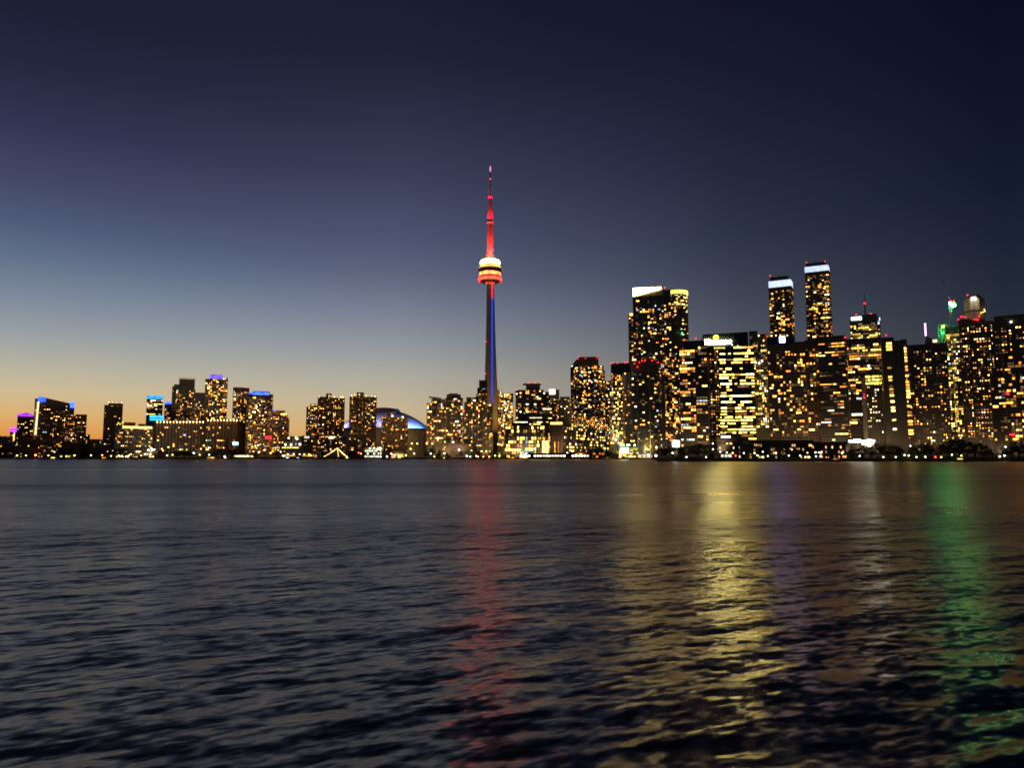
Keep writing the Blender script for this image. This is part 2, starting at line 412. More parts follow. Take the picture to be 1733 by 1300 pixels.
STYLE = {  # slab overhang, slab thickness, pier every n bays, pier width share of a bay, pier depth
    "balcony": (1.1, 0.35, 3, 0.10, 0.35),
    "punched": (0.30, 1.35, 1, 0.42, 0.30),
    "grid": (0.35, 0.7, 1, 0.20, 0.40),
    "pier": (0.15, 1.0, 1, 0.34, 0.60),
    "strip": (0.30, 1.5, 4, 0.10, 0.25),
    "glass": (0.10, 0.30, 1, 0.06, 0.12),
}
class Bld:
    pass
def building(name, label, cat, px0, px1, ytop, D, yaw=0.0, depth=22.0, vols=None, style="punched", wall=CONCRETE, core=None,
             fh=3.1, bay=2.9, lit=0.2, pal="warm", mode="flat", seed=1, wbot=766, wtop=None, single=True, dense=None, D1=None, nomax=110, group=None, upl=1.0):
    """one building; vols = [(px0, px1, ytop[, setback m])] in photo pixels, the front plane turned towards the water plus yaw degrees"""
    rng = random.Random(seed)
    dark = core is None and style in ("punched", "pier") and D > 1000
    if core is None: core = wall if dark else GLASSD
    if D1 is None:
        C = at((px0 + px1) / 2, ytop, D)
        a = atan2(C.x, C.y)
        ang = -a + radians(yaw)
        t = Vector((cos(ang), sin(ang)))
        def hit(px):
            p = at(px, ytop, 1.0); k = p.x
            return (k * C.y - C.x) / (t.x - k * t.y)
        s0, s1 = hit(px0), hit(px1)
        A = Vector((C.x, C.y)) + t * s0; B = Vector((C.x, C.y)) + t * s1
    else:
        A, B = at(px0, ytop, D).xy, at(px1, ytop, D1).xy
        t = (B - A).normalized(); ang = atan2(t.y, t.x)
    Wd = (B - A).length
    M = (A + B) / 2
    root = thing(name, label, cat, (M.x, M.y, LAND_Z), ang, group)
    q = Bld(); q.root, q.W, q.A, q.t, q.ang, q.depth = root, Wd, A, t, ang, depth
    def lx(px, setb=0.0):
        k = (px - CX) / F / (cos(TH) - (CY - ytop) / F * sin(TH))
        nrm = Vector((-t.y, t.x)) * setb
        P = A + nrm
        s = (k * P.y - P.x) / (t.x - k * t.y)
        return s - Wd / 2
    def lz(py, px=None, setb=0.0):
        px = (px0 + px1) / 2 if px is None else px
        Dm = (A + t * (lx(px, setb) + Wd / 2) + Vector((-t.y, t.x)) * setb).y
        return at(px, py, Dm).z - LAND_Z
    q.lx, q.lz = lx, lz
    vols = vols or [(px0, px1, ytop)]
    core_b, slab_b, pier_b, side_b, dark_b = MB(), MB(), MB(), {}, MB()
    so, st, pn, pw, pd = STYLE[style]
    panes = []
    q.tops = []
    for vi, v in enumerate(vols):
        sb = v[3] if len(v) > 3 else 0.4 * vi
        x0, x1 = lx(v[0], sb) + 0.03 * vi, lx(v[1], sb) - 0.03 * vi
        z1 = lz(v[2], (v[0] + v[1]) / 2, sb)
        y1 = depth - 0.3 * vi
        core_b.box(x0, x1, sb, y1, -0.5, z1)
        q.tops.append((x0, x1, sb, y1, z1))
        w = x1 - x0
        nb = max(1, round(w / bay)); bw = w / nb
        nf = max(1, int(z1 / fh)); f = z1 / nf
        ns = max(1, round((y1 - sb) / bay)); sw = (y1 - sb) / ns
        for k in range(1, nf + 1):
            e = so if k < nf else so + 0.15
            slab_b.box(x0 - e, x1 + e, sb - e, y1 + e * 0.5, k * f - st / 2 if k < nf else k * f - st * 0.5, k * f + (st / 2 if k < nf else 0.45))
        for i in range(0, nb + 1, pn):
            hw = bw * pw / 2
            cxx = min(max(x0 + i * bw, x0 + hw), x1 - hw)
            pier_b.box(cxx - hw, cxx + hw, sb - pd, sb + 0.05, 0, z1 - 0.06, False)
        for i in range(0, ns + 1, pn):
            hw = sw * pw / 2
            cyy = min(max(sb + i * sw, sb + hw + 0.1), y1 - hw)
            pier_b.box(x0 - pd, x0 + 0.05, cyy - hw, cyy + hw, 0, z1 - 0.06, False)
            pier_b.box(x1 - 0.05, x1 + pd, cyy - hw, cyy + hw, 0, z1 - 0.06, False)
        # lit windows
        zb, zt = max(2.0, lz(wbot)), (z1 - 0.8 if wtop is None else min(lz(wtop), z1 - 0.8))
        colp = [rng.uniform(0.35, 1.7) for _ in range(nb)]
        for k in range(nf):
            zc = (k + 0.5) * f
            if zc < zb or zc > zt: continue
            fp = rng.uniform(0.6, 1.4)
            rowp = rng.choice([0.1, 0.4, 0.8, 1.3, 2.0]) if mode == "row" else 1.0
            if mode == "col": rowp = 1.0
            p0 = lit * (1.15 if pal in ("bright", "office", "white") else 1.5) if dense is None else dense(zc / z1, lit)
            i = 0
            while i < nb:
                p = p0 * fp * rowp * (1.0 if mode == "row" else colp[i])
                if rng.random() < p:
                    run = 1
                    lim = 4 if mode == "row" else 1 if bay > 5 else 2
                    while run < lim and i + run < nb and rng.random() < (0.55 if mode == "row" else 0.3): run += 1
                    ww = run * bw - max(bw * pw, 0.25)
                    hh = f - st - 0.15 if style != "balcony" else f - st - 0.5
                    if mode != "row": ww *= rng.uniform(0.5, 1.0)
                    if rng.random() < 0.4: hh *= rng.uniform(0.6, 0.9)
                    panes.append((x0 + (i + run / 2) * bw, sb, zc + (0 if style != "balcony" else -0.1), max(ww, 0.8), max(hh, 1.0), pick(rng, pal)))
                    i += run
                else:
                    if dark:
                        dw = (bw - bw * pw) / 2; dh = (f - st - 0.1) / 2
                        dark_b.box(x0 + (i + 0.5) * bw - dw, x0 + (i + 0.5) * bw + dw, sb - 0.06, sb + 0.02, zc - dh, zc + dh, False)
                    i += 1
            for i in range(ns):     # lit windows round the corners
                for side, xx in ((0, x0), (1, x1)):
                    if rng.random() < p0 * fp * 0.8:
                        mt = pick(rng, pal)
                        yc = sb + (i + 0.5) * sw; hw = sw * (1 - pw) / 2
                        d = side_b.setdefault(mt, MB())
                        h2 = max(1.0, f - st - 0.3) / 2
                        if side == 0: d.box(xx - 0.1, xx + 0.02, yc - hw, yc + hw, zc - h2, zc + h2)
                        else: d.box(xx - 0.02, xx + 0.1, yc - hw, yc + hw, zc - h2, zc + h2)
    core_b.build("wall", core, root)
    if px0 >= 715 and px1 - px0 > 16 and upl > 0:  # added spots on made-up posts, to lift the dark facades
        for fx in ((-0.25, 0.25) if Wd > 26 else (0.0,)):
            MB().box(fx * Wd - 0.4, fx * Wd + 0.4, -24.4, -23.6, 0, 8.0).build("fill_light_post", BLACKM, root)
            ld = bpy.data.lights.new("facade_fill_light", "SPOT"); ld.energy = upl * 9500; ld.color = (1.0, 0.68, 0.34); ld.spot_size = radians(125); ld.spot_blend = 1.0; ld.shadow_soft_size = 0.4
            lo = bpy.data.objects.new("facade_fill_light", ld); COL.objects.link(lo); lo.parent = root; lo.location = (fx * Wd, -23.0, 8.6); lo.rotation_euler = (radians(128), 0, 0)
    slab_b.build("floor_slab", wall, root, "stuff")
    if pier_b.f: pier_b.build("pier", wall, root, "stuff")
    if dark_b.f: dark_b.build("dark_window", GLASSD, root, "stuff")
    # the panes that show largest are objects of their own, the rest are joined
    panes.sort(key=lambda p: -p[3] * p[4])
    sep = panes[:nomax] if single else []
    for x, y, z, w, h, mt in sep:
        o = link("window", pane_mesh(w, h, mt), root)
        o.location = (x, y, z)
    for x, y, z, w, h, mt in panes[len(sep):]:
        side_b.setdefault(mt, MB()).box(x - w / 2, x + w / 2, y - 0.14, y + 0.02, z - h / 2, z + h / 2)
    for mt, b in side_b.items():
        b.build("small_window", W[mt], root, "stuff")
    return q
def top_box(q, name, px0, px1, y0, y1, mat, out=0.35, back=None, smooth=False):
    """a box on the building's front from photo row y0 (top) to y1 (bottom), standing out by `out` (negative: set back)"""
    sb = max(0.0, -out)
    b = MB().box(q.lx(px0, sb), q.lx(px1, sb), -out, (q.depth * 0.6 if back is None else back), q.lz(y1, (px0 + px1) / 2, sb), q.lz(y0, (px0 + px1) / 2, sb))
    return b.build(name, mat, q.root)
def sign(q, name, px0, px1, y0, y1, mat, out=0.9):
    b = MB().box(q.lx(px0), q.lx(px1), -out, -out + 0.5, q.lz(y1, px0), q.lz(y0, px0))
    return b.build(name, mat, q.root)
LIGHTM = {}
def reds(q, pts, r=1.1, mat="red", setb=2.0, name="warning_light"):
    key = (r, mat)
    if key not in LIGHTM:
        LIGHTM[key] = MB().ball((0, 0, 0), r, 7, 4).mesh(name, E[mat])
    for px, py in pts:
        o = link(name, LIGHTM[key], q.root)
        o.location = (q.lx(px, setb), setb, q.lz(py, px, setb) + 0.2)
def roof_clutter(q, vi, seed, n=3, h=(1.5, 4.0)):
    x0, x1, y0, y1, z = q.tops[vi]
    rng = random.Random(seed)
    for _ in range(n):
        w = rng.uniform(0.08, 0.25) * (x1 - x0); c = rng.uniform(x0 + w, x1 - w)
        d0 = rng.uniform(y0 + 2, max(y0 + 3, y1 - 8))
        MB().box(c - w / 2, c + w / 2, d0, d0 + 5, z + 0.3, z + rng.uniform(*h)).build("roof_plant", DARKCON, q.root)

# ---- far west group
q = building("low_block", "low dark block at the far left edge of the skyline", "building", -20, 18, 739, 1390, style="punched", wall=DARKCON, lit=0.12, seed=1)
roof_clutter(q, 0, 1, 2, (1, 3))
q = building("tower", "short slim tower with a purple lit cap and one light strip", "building", 17.5, 30, 727, 1400, style="punched", wall=DARKCON, lit=0.1, seed=2, wtop=735)
top_box(q, "crown", 17.5, 30, 724.5, 731, E["purple"])
sign(q, "light_strip", 23.5, 25.3, 732, 746, W["pale"])
q = building("tower", "squat tower with a glowing purple gabled roof", "building", 30, 57.5, 705, 1380, style="punched", wall=DARKCON, lit=0.22, seed=3, wtop=712, pal="white")
x0, x1, y0, y1, z1 = q.tops[0]
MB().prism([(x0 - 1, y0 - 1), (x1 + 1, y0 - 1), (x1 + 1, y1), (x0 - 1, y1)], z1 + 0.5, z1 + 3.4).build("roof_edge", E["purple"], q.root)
gb = MB(); xm = (x0 + x1) / 2; zz = z1 + 3.5; zt = q.lz(698.5)
gb.v = [(x0, y0, zz), (xm, y0, zt), (x1, y0, zz), (x0, y1, zz), (xm, y1, zt), (x1, y1, zz)]
gb.f = [(0, 2, 1), (3, 4, 5), (0, 1, 4, 3), (1, 2, 5, 4), (0, 3, 5, 2)]
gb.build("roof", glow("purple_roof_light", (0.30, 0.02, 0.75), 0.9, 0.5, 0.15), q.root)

q = building("hotel_tower", "wide tower with a sloping top, blue corner lights and a bright vertical strip", "building", 59, 126, 684, 1330, depth=24,
             vols=[(66, 119, 686), (59, 66, 675, 2.5), (119, 126, 690, 1.2)], style="punched", wall=BROWN, lit=0.16, seed=4, wbot=742, bay=3.6, pal="warm")
x0, x1 = q.lx(66), q.lx(119)
MB().prism([(x0, 0.2), (x1, 0.2), (x1, 20), (x0, 20)], q.lz(686) - 0.4, [q.lz(671, 66), q.lz(683, 119), q.lz(683, 119), q.lz(671, 66)]).build("sloping_top", BROWN, q.root)
top_box(q, "corner_light", 64, 77, 672, 680, E["blue"], 0.8, 6)
top_box(q, "corner_light", 119, 126, 681, 690, E["blue"], 0.6, 6)
b = MB()
for k in range(28):
    yy = 681 + k * 2.0
    b.box(q.lx(63.2 - k * 0.06), q.lx(66.2 - k * 0.06), -0.9, -0.2, q.lz(yy + 1.5), q.lz(yy))
b.build("light_strip", glow("warm_strip_light", (1.0, 0.78, 0.36), 2.4, 0.2), q.root, "stuff")
q = building("apartment_tower", "stepped brown tower close right of the sloping-top tower", "building", 108, 147, 702, 1300, depth=20,
             vols=[(108, 128, 704), (128, 147, 702), (147, 154, 736)], wall=BRICK, lit=0.28, seed=5, wbot=752, pal="warm")
building("low_block", "long low block under the sloping-top tower with faint ground lights", "building", 30, 112, 741, 1280, depth=15, style="punched", wall=BRICK, lit=0.06, seed=6, pal="orange")
q = building("low_block", "low dark block in the sunset gap left of the plain slim tower", "building", 152, 188, 744, 1290, depth=15, style="punched", wall=DARKCON, lit=0.08, seed=7, pal="white")
q = building("tower", "plain slim brown tower standing alone against the orange sunset", "building", 177, 208, 684, 1340, depth=22, vols=[(184, 208, 683), (177, 184, 686)], wall=BROWN, lit=0.07, seed=8, wbot=750)
reds(q, [(184, 681.5), (190, 681.3), (197, 682), (206, 682.3)], 0.8, "goldband", name="roof_light")
q = building("apartment_block", "broad low block with a row of gold lights along its roof edge", "building", 196, 259, 722, 1270, depth=18, style="pier", wall=CONCRETE, lit=0.22, seed=9, wbot=757)
top_box(q, "roof_light_band", 208, 257, 722, 725.2, E["goldband"], 1.0, 0.2)
top_box(q, "penthouse", 209, 229, 715, 722, DARKCON, -3); top_box(q, "penthouse", 234, 246, 717.5, 722, DARKCON, -3)
reds(q, [(200, 716), (203, 718), (207, 715.5), (198, 719)], 0.9, "yellow", -0.5, "roof_light")

q = building("tower", "slim tower with a cyan lit roof band and a cyan sign halfway down", "building", 249, 276, 671, 1380, depth=20, style="strip", wall=DARKCON, lit=0.3, seed=10, wtop=678, wbot=705, mode="row", pal="white")
top_box(q, "crown", 249, 276, 670, 675.5, E["cyan"], 1.2)
sign(q, "sign_panel", 255, 280, 703.5, 707, E["cyan"], 1.6); sign(q, "sign_panel", 255, 280, 708.5, 711.6, E["cyan"], 1.6)
q = building("tower", "narrow tower with a blue lit cap between taller towers", "building", 279, 292.5, 681, 1370, depth=18, wall=DARKCON, lit=0.2, seed=11, wtop=686, wbot=712)
top_box(q, "crown", 279, 291, 680.5, 684, E["blue"], 0.8)
q = building("apartment_tower", "dark stepped tower with a tan roof edge, left of the purple-crowned tower", "building", 292, 330, 650, 1330, depth=24,
             vols=[(303.5, 329.5, 640.5), (295, 303.5, 651), (292, 295, 654.5), (329.5, 331, 660)], style="punched", wall=DARKCON, lit=0.32, seed=12, wtop=660, wbot=712)
top_box(q, "roof_light_band", 304, 329, 640.3, 642.2, glow("tan_roof_glow", (0.9, 0.45, 0.15), 0.5, 0.5), 0.5, 0.2)
q = building("apartment_tower", "lower dark tower filling the gap left of the purple-crowned tower", "building", 331, 348, 665, 1350, depth=18, wall=DARKCON, lit=0.3, seed=13, wtop=680, wbot=712)
q = building("apartment_tower", "tall residential tower with a purple glowing rooftop box", "building", 348, 385, 641, 1330, depth=24,
             vols=[(348, 377, 642), (377, 385.5, 640)], style="grid", wall=CONCRETE, lit=0.3, seed=14, wbot=712)
top_box(q, "crown", 355, 376.5, 634, 641.5, E["violet"], -1.0, 12)
q = building("apartment_tower", "dark tower with brown blank top right of the purple crown", "building", 395, 422, 656, 1340, depth=22, wall=BRICK, lit=0.36, seed=15, wtop=662, wbot=715, vols=[(395, 413, 656), (413, 422, 657)])
q = building("apartment_tower", "glassy tower with a curved roof band of deep blue lights", "building", 418, 462, 667, 1310, depth=22,
             vols=[(428, 456, 663), (418, 428, 666), (456, 462, 668)], style="grid", wall=CONCRETE, lit=0.32, seed=16, wtop=671, wbot=765)
top_box(q, "crown", 427, 455, 664, 668.5, E["blue"], 0.9, 8); top_box(q, "crown", 420, 424, 664.5, 667, E["blue"], 0.7, 8)
q = building("apartment_tower", "stepped tower with a single blue rooftop light at the right end of its cluster", "building", 453, 490, 697, 1285, depth=20,
             vols=[(453, 461, 694), (461, 482, 695.5), (482, 487, 701), (487, 490, 707)], style="punched", wall=BROWN, lit=0.3, seed=17, wbot=765)
reds(q, [(463, 694)], 1.4, "blue", -0.8, "roof_light")
top_box(q, "roof_light_band", 475, 486, 700, 702.5, E["goldband"], 0.6, 0.1)
sign(q, "sign_panel", 450, 461, 738.5, 743.5, E["redsign"], 1.2)

# the long slab with lit fins
def fin_slab(label, pa, pb, y, n, seed, D):
    q = building("apartment_slab", label, "building", pa, pb, y, D, depth=16, style="pier", wall=SLAB, core=SLAB, lit=0.12, seed=seed, wtop=y + 9, wbot=764, bay=3.5)
    fix = MB().box(-0.3, 0.3, -0.3, 0.3, -1.0, 1.0).mesh("fin_light", glow("fin_lamp", (1.0, 0.50, 0.15), 26.0, 0.3))
    for i in range(n):
        px = pa + (pb - pa) * (i + 0.6) / n
        o = link("fin_light", fix, q.root); o.location = (q.lx(px), -2.2, q.lz(y + 1.5, px))
        MB().box(q.lx(px) - 0.35, q.lx(px) + 0.35, -1.2, 0, 0, q.lz(y + 0.5, px)).build("fin", CONCRETE, q.root)
    return q
fin_slab("long brown slab block with lights shining down its vertical fins", 263, 346, 713, 15, 18, 1285)
fin_slab("brown slab block with lit fins directly below the purple-crowned tower", 349, 403, 710, 10, 19, 1280)

# waterfront hall and neighbours
q = building("low_hall", "dark waterfront hall with a row of white lights under its flat roof", "building", 484, 521, 739, 1240, depth=30, style="strip", wall=DARKCON, lit=0.12, seed=20, pal="lime", fh=4.5, wbot=760)
reds(q, [(483.5, 753), (493, 753), (508, 752.5), (501, 741), (503, 743)], 1.5, "white", -1.4, "wall_light")
sign(q, "lettering_band", 478, 506, 757, 758.6, W["lime"], 2.0)
q = building("apartment_tower", "narrow tower with a small green rooftop light left of a gold-roofed tower", "building", 519, 540, 686, 1330, depth=20,
             vols=[(519, 525, 689), (525, 540, 684)], wall=BROWN, lit=0.3, seed=21, pal="warm", wbot=764)
reds(q, [(537.5, 685.5)], 1.4, "greens", -0.6, "roof_light")
q = building("apartment_tower", "broad brown tower with gold lamps along its roof, left of the dome", "building", 538, 583.5, 673, 1300, depth=24,
             vols=[(538, 552, 672), (552, 561, 666.5, 3.0), (561, 583.5, 674)], wall=BRICK, lit=0.25, seed=22, pal="warm", wbot=764)
reds(q, [(540, 671.5), (557, 669.5), (560, 671), (566, 671.6), (577, 672.5), (580, 672.6)], 1.0, "goldband", 0.3, "roof_light")
q = building("apartment_tower", "broad brown tower with gold roof lamps standing before the dome", "building", 592, 637.5, 670, 1290, depth=24,
             vols=[(592, 604, 671.5), (604, 615.5, 664.5, 3.0), (615.5, 637.5, 672)], wall=BRICK, lit=0.2, seed=23, pal="warm", wbot=764)
reds(q, [(595, 670), (600, 668.5), (608, 668), (620, 670.5), (629, 670.8), (635, 671.5)], 1.0, "goldband", 0.3, "roof_light")
q = building("apartment_tower", "shorter brown tower cutting into the right half of the dome", "building", 645.5, 690, 706, 1280, depth=22,
             vols=[(645.5, 656, 705.5), (656, 666.5, 698.5, 3.0), (666.5, 690, 707)], wall=BRICK, lit=0.26, seed=24, pal="warm", wbot=764)
reds(q, [(664, 704.5), (681.5, 706.5)], 1.4, "white", -0.8, "roof_light")
q = building("low_block", "low dark office block with a white sign in front of the gold-roofed towers", "building", 537, 586, 738, 1240, depth=18, style="punched", wall=DARKCON, lit=0.25, seed=25, pal="warm", wbot=766)
sign(q, "sign_panel", 556.5, 565, 739, 742.3, W["white"], 1.2)
q = building("low_block", "small dark block with a white green-edged sign on its top corner", "building", 511, 530, 738, 1235, depth=16, wall=DARKCON, lit=0.06, seed=26)
sign(q, "sign_panel", 515, 523.5, 738.3, 742, W["white"], 1.2)

# ---- domed stadium
def stadium():
    c = at(650, 740, 1500); D = 1500
    r = thing("domed_stadium", "huge white domed stadium with purple and blue lit roof shells", "stadium", (c.x, c.y, LAND_Z), 0)
    k = D / F
    zof = lambda py: at(655, py, D).z - LAND_Z
    R = 80 * k
    MB().lathe([(R * 0.97, 0), (R * 0.97, zof(748)), (R, zof(748)), (R, zof(729))], 0, 0, 48).build("drum_wall", PALE, r)
    b = MB()
    for i in range(48):
        a = 2 * pi * i / 48
        b.tube(((R + 0.6) * cos(a), (R + 0.6) * sin(a), 0), ((R + 0.6) * cos(a), (R + 0.6) * sin(a), zof(729)), 0.7, seg=4)
    b.build("drum_pier", PALE, r, "stuff")
    rib = surf("roof_membrane", (0.62, 0.62, 0.64), 0.55, 0.4, var=0.1, scale=0.03, streak=False)
    zt, zb = zof(690), zof(728)
    def shell(R0, h0, x0, x1, name):
        """vault shell: part of a flattened dome between two x planes, with thickness"""
        mb = MB(); nx, na = 14, 26
        def P(x, a, off):
            rr = sqrt(max(0.001, R0 * R0 - x * x))
            y = -rr * cos(a)
            rad2 = min(1.0, (x * x + y * y) / (R0 * R0))
            return (x, y, zb + (h0 + off) * (1 - rad2) ** 0.95)
        for off in (0.0, -1.6):
            for i in range(nx + 1):
                for j in range(na + 1):
                    mb.v.append(P(x0 + (x1 - x0) * i / nx, pi * j / na, off))
        A = lambda i, j, o: o * (nx + 1) * (na + 1) + i * (na + 1) + j
        for i in range(nx):
            for j in range(na):
                mb.f.append((A(i, j, 0), A(i + 1, j, 0), A(i + 1, j + 1, 0), A(i, j + 1, 0)))
        for i in (0, nx):
            for j in range(na):
                mb.f.append((A(i, j, 0), A(i, j + 1, 0), A(i, j + 1, 1), A(i, j, 1)))
        return mb.build(name, rib, r, None, True)
    H = zt - zb
    shell(R * 0.985, H * 0.93, -R * 0.97, -R * 0.42, "roof_shell")
    shell(R * 1.0, H, -R * 0.45, R * 0.30, "roof_shell")
    shell(R * 0.985, H * 0.90, R * 0.27, R * 0.97, "roof_shell")
    MB().lathe([(R - 1, zb - 0.5), (R + 10, zb - 0.5), (R + 10, zb + 0.7), (R - 1, zb + 0.7)], 0, 0, 48, cap=False).build("rim_light_shield", PALE, r)  # added ring that keeps the roof floodlights off the drum
    # rib seams
    b = MB()
    for f in (-0.42, 0.27):
        x = R * f; pts = []
        for j in range(21):
            y = -sqrt(R * R - x * x) * cos(pi * j / 20)
            pts.append((x, y, zb + (H + 0.6) * (1 - (x * x + y * y) / (R * R)) ** 0.95 if x * x + y * y < R * R else zb))
        for p, q2 in zip(pts, pts[1:]): b.tube(p, q2, 0.8, seg=4)
    b.build("roof_seam", STEEL, r, "stuff")
    # floodlights on the rim
    for i, (a, col, pw) in enumerate(((-105, (0.55, 0.48, 1), 1.1e5), (-140, (0.4, 0.34, 1), 9e4), (-75, (0.6, 0.55, 1), 1.1e5), (-55, (0.4, 0.45, 1), 6e4), (-44, (0.16, 0.32, 1), 4e4), (-33, (0.12, 0.28, 1), 5e4))):
        a = radians(a)
        ld = bpy.data.lights.new("roof_floodlight", "SPOT"); ld.energy = pw; ld.color = col; ld.shadow_soft_size = 1.0; ld.spot_size = radians(150); ld.spot_blend = 0.6
        lo = bpy.data.objects.new("roof_floodlight", ld); COL.objects.link(lo); lo.parent = r
        lo.location = ((R + 8) * cos(a), (R + 8) * sin(a), zb + 9)
        lo.rotation_euler = Vector((-cos(a), -sin(a), 0.25)).to_track_quat("-Z", "Y").to_euler()
        MB().box((R + 1) * cos(a) - 1, (R + 1) * cos(a) + 1, (R + 1) * sin(a) - 1, (R + 1) * sin(a) + 1, zb - 3, zb - 1).build("floodlight_housing", BLACKM, r)
    for dx, en in ((40, 2e4), (75, 2e4)):  # added spots that brighten the drum wall
        ld = bpy.data.lights.new("drum_fill_light", "SPOT"); ld.energy = en; ld.color = (1.0, 0.62, 0.25); ld.spot_size = radians(120); ld.spot_blend = 1.0
        lo = bpy.data.objects.new("drum_fill_light", ld); COL.objects.link(lo); lo.parent = r; lo.location = (dx, -R - 28, 16); lo.rotation_euler = (radians(100), 0, radians(10))
    # panel whose own glow stands for the blue-lit facade, red sign below
    xa, xb = (636 - 650) * k * 0.92, (645.5 - 650) * k * 0.92
    py = -R - 6
    MB().box(xa, xb, py, py + 3, zof(737.8), zof(704)).build("facade_glow_panel", glow("facade_painted_glow", (0.16, 0.16, 1.0), 1.6, 0.3, 0.08), r)
    MB().box(xa, xb, py, py + 3, 0, zof(741.5)).build("glow_panel_base", CONCRETE, r)
    MB().box(xa - 1.5, xb + 1.5, py - 1, py + 3.5, zof(741.2), zof(738)).build("sign_panel", glow("red_gold_sign", (1.0, 0.22, 0.08), 3.5, 0.3), r)
stadium()

# ---- condos around the foot of the tall tower
q = building("condo_tower", "condo with a wing-like slanted roof right beside the dome", "building", 723, 783.5, 672, 1240, depth=24,
             vols=[(731, 755, 676), (723, 731, 682.5, 1.5), (755, 783, 674, 0.5)], style="balcony", wall=CONCRETE, lit=0.26, seed=30, fh=3.1, bay=3.0, wbot=752)
xa, xb = q.lx(726), q.lx(747)
MB().prism([(xa, -1.5), (xb, -1.5), (xb, 14), (xa, 14)], [q.lz(672.6, 727), q.lz(674.8, 745), q.lz(674.8, 745), q.lz(672.6, 727)], [q.lz(671, 727), q.lz(673.8, 745), q.lz(673.8, 745), q.lz(671, 727)]).build("wing_roof", DARKCON, q.root)
top_box(q, "penthouse", 732, 742, 673.5, 676, CONCRETE, -1)
top_box(q, "penthouse", 756, 780, 667.5, 674, DARKCON, -2); top_box(q, "penthouse_roof", 760, 775, 665.8, 667.3, DARKCON, -1)
q = building("condo_tower", "stepped condo with a rounded balcony front left of the tall tower's foot", "building", 786, 834, 683, 1230, depth=24,
             vols=[(800, 824, 681), (790, 806, 673, 4), (786, 800, 681, 1.5), (824, 834, 684, 2.0), (806, 818, 668.5, 5)], style="balcony", wall=PALE, lit=0.22, seed=31, fh=3.1, bay=3.0, wbot=756)
q = building("condo_tower", "slim dark tower half hidden behind the tall tower's left edge", "building", 808, 824, 657, 1330, depth=15,
             vols=[(808, 824, 657), (811, 824, 644, 1.0)], wall=DARKCON, lit=0.3, seed=32, fh=3.1, wtop=655, wbot=685)
q = building("condo_tower", "speckled slim tower just right of the tall tower's foot", "building", 845, 868, 667, 1330, depth=18,
             vols=[(848, 868, 666.5), (843, 848.5, 661, 3)], style="balcony", wall=BROWN, lit=0.5, seed=33, wbot=755, pal="warm", bay=2.8)
building("low_block", "dark podium with red marker lamp between the wing-roofed condo and rounded condo", "building", 742, 800, 752, 1195, depth=20, wall=DARKCON, lit=0.05, seed=34, style="strip")
q = building("mid_block", "narrow block with red lit sign between two condos left of the tall tower", "building", 779, 791, 695, 1290, depth=15, wall=BROWN, lit=0.5, seed=35, wtop=704, wbot=750, pal="warm")
sign(q, "sign_panel", 781, 790, 693.5, 698.5, glow("red_orange_sign", (1.0, 0.12, 0.05), 3.5, 0.3), 1.5)

# ---- brick terminal and what rises behind it
q = building("condo_tower", "condo with a flat hat-like penthouse and red roof beacons above the brick terminal", "building", 873, 929, 661, 1240, depth=24,
             vols=[(876, 919, 660.5), (873, 876.5, 662, 2), (919, 929, 664, 2)], style="balcony", wall=CONCRETE, lit=0.17, seed=40, fh=3.1, bay=3.2, wbot=708)
top_box(q, "penthouse", 890, 914, 651, 660.5, DARKCON, -3); top_box(q, "penthouse_roof", 884.5, 916, 649, 651, DARKCON, -1.5)
reds(q, [(884.5, 648.6), (894.5, 648.2), (915.5, 648.4), (875, 659.6), (905, 648)], 0.9, "red", 1.0)
q = building("apartment_tower", "tower with one big white lit rooftop square above the brick terminal", "building", 928, 946, 660, 1290, depth=16, wall=BROWN, lit=0.2, seed=41, wtop=672, wbot=708)
sign(q, "roof_screen", 929, 939.5, 659.3, 667.8, W["white"], 1.0)
q = building("apartment_tower", "small rounded-top dark tower left of the chamfered condo", "building", 945, 967, 674, 1200, depth=14, vols=[(945, 967, 677), (948, 964, 672, 1)], wall=DARKCON, lit=0.16, seed=42, wbot=705, pal="white")
q = building("office_block", "dark stepped office with a thin white light band behind the terminal's left end", "building", 866, 934, 703, 1190, depth=20,
             vols=[(866, 880, 713), (880, 918, 700), (918, 934, 690, 2)], style="strip", wall=DARKCON, lit=0.16, seed=43, mode="row", pal="white", wbot=722)
sign(q, "light_band", 896, 917, 706.6, 708, W["white"], 0.8); sign(q, "light_band", 919, 933, 691.5, 693.2, W["white"], 0.6)
q = building("terminal_building", "old brick waterfront terminal with rows of big yellow windows", "building", 855, 942, 721, 1160, depth=30, style="grid", wall=TERM, lit=0.55, seed=44, fh=5.4, bay=4.6,
             mode="flat", pal="lime", wbot=774, nomax=80)
b = MB()
for i in range(4):
    for j in range(5):
        b.box(q.lx(917.2 + i * 6.2), q.lx(922.4 + i * 6.2), -1.0, -0.5, q.lz(770.5 - j * 5), q.lz(766.2 - j * 5))
b.build("entrance_window", glow("atrium_light", (1.0, 0.62, 0.18), 4.2, 0.5, 0.3), q.root, "stuff")
sign(q, "shopfront", 880, 942, 771, 774.6, glow("shop_light", (1.0, 0.7, 0.35), 4.5, 0.7, 0.2), 1.0)
sign(q, "lit_awning", 855, 880, 760, 763.6, glow("awning_light", (1.0, 0.45, 0.08), 2.6, 0.6, 0.4), 3.0)
q = building("clock_tower", "dark brick corner tower with a glowing lantern band on the terminal", "building", 931, 952, 713, 1145, depth=14, style="pier", wall=TERM, core=TERM, lit=0.05, seed=45, fh=4.5, wbot=750)
top_box(q, "lantern_band", 931.5, 951.5, 714.8, 718.6, E["goldband"], 0.8, 10)
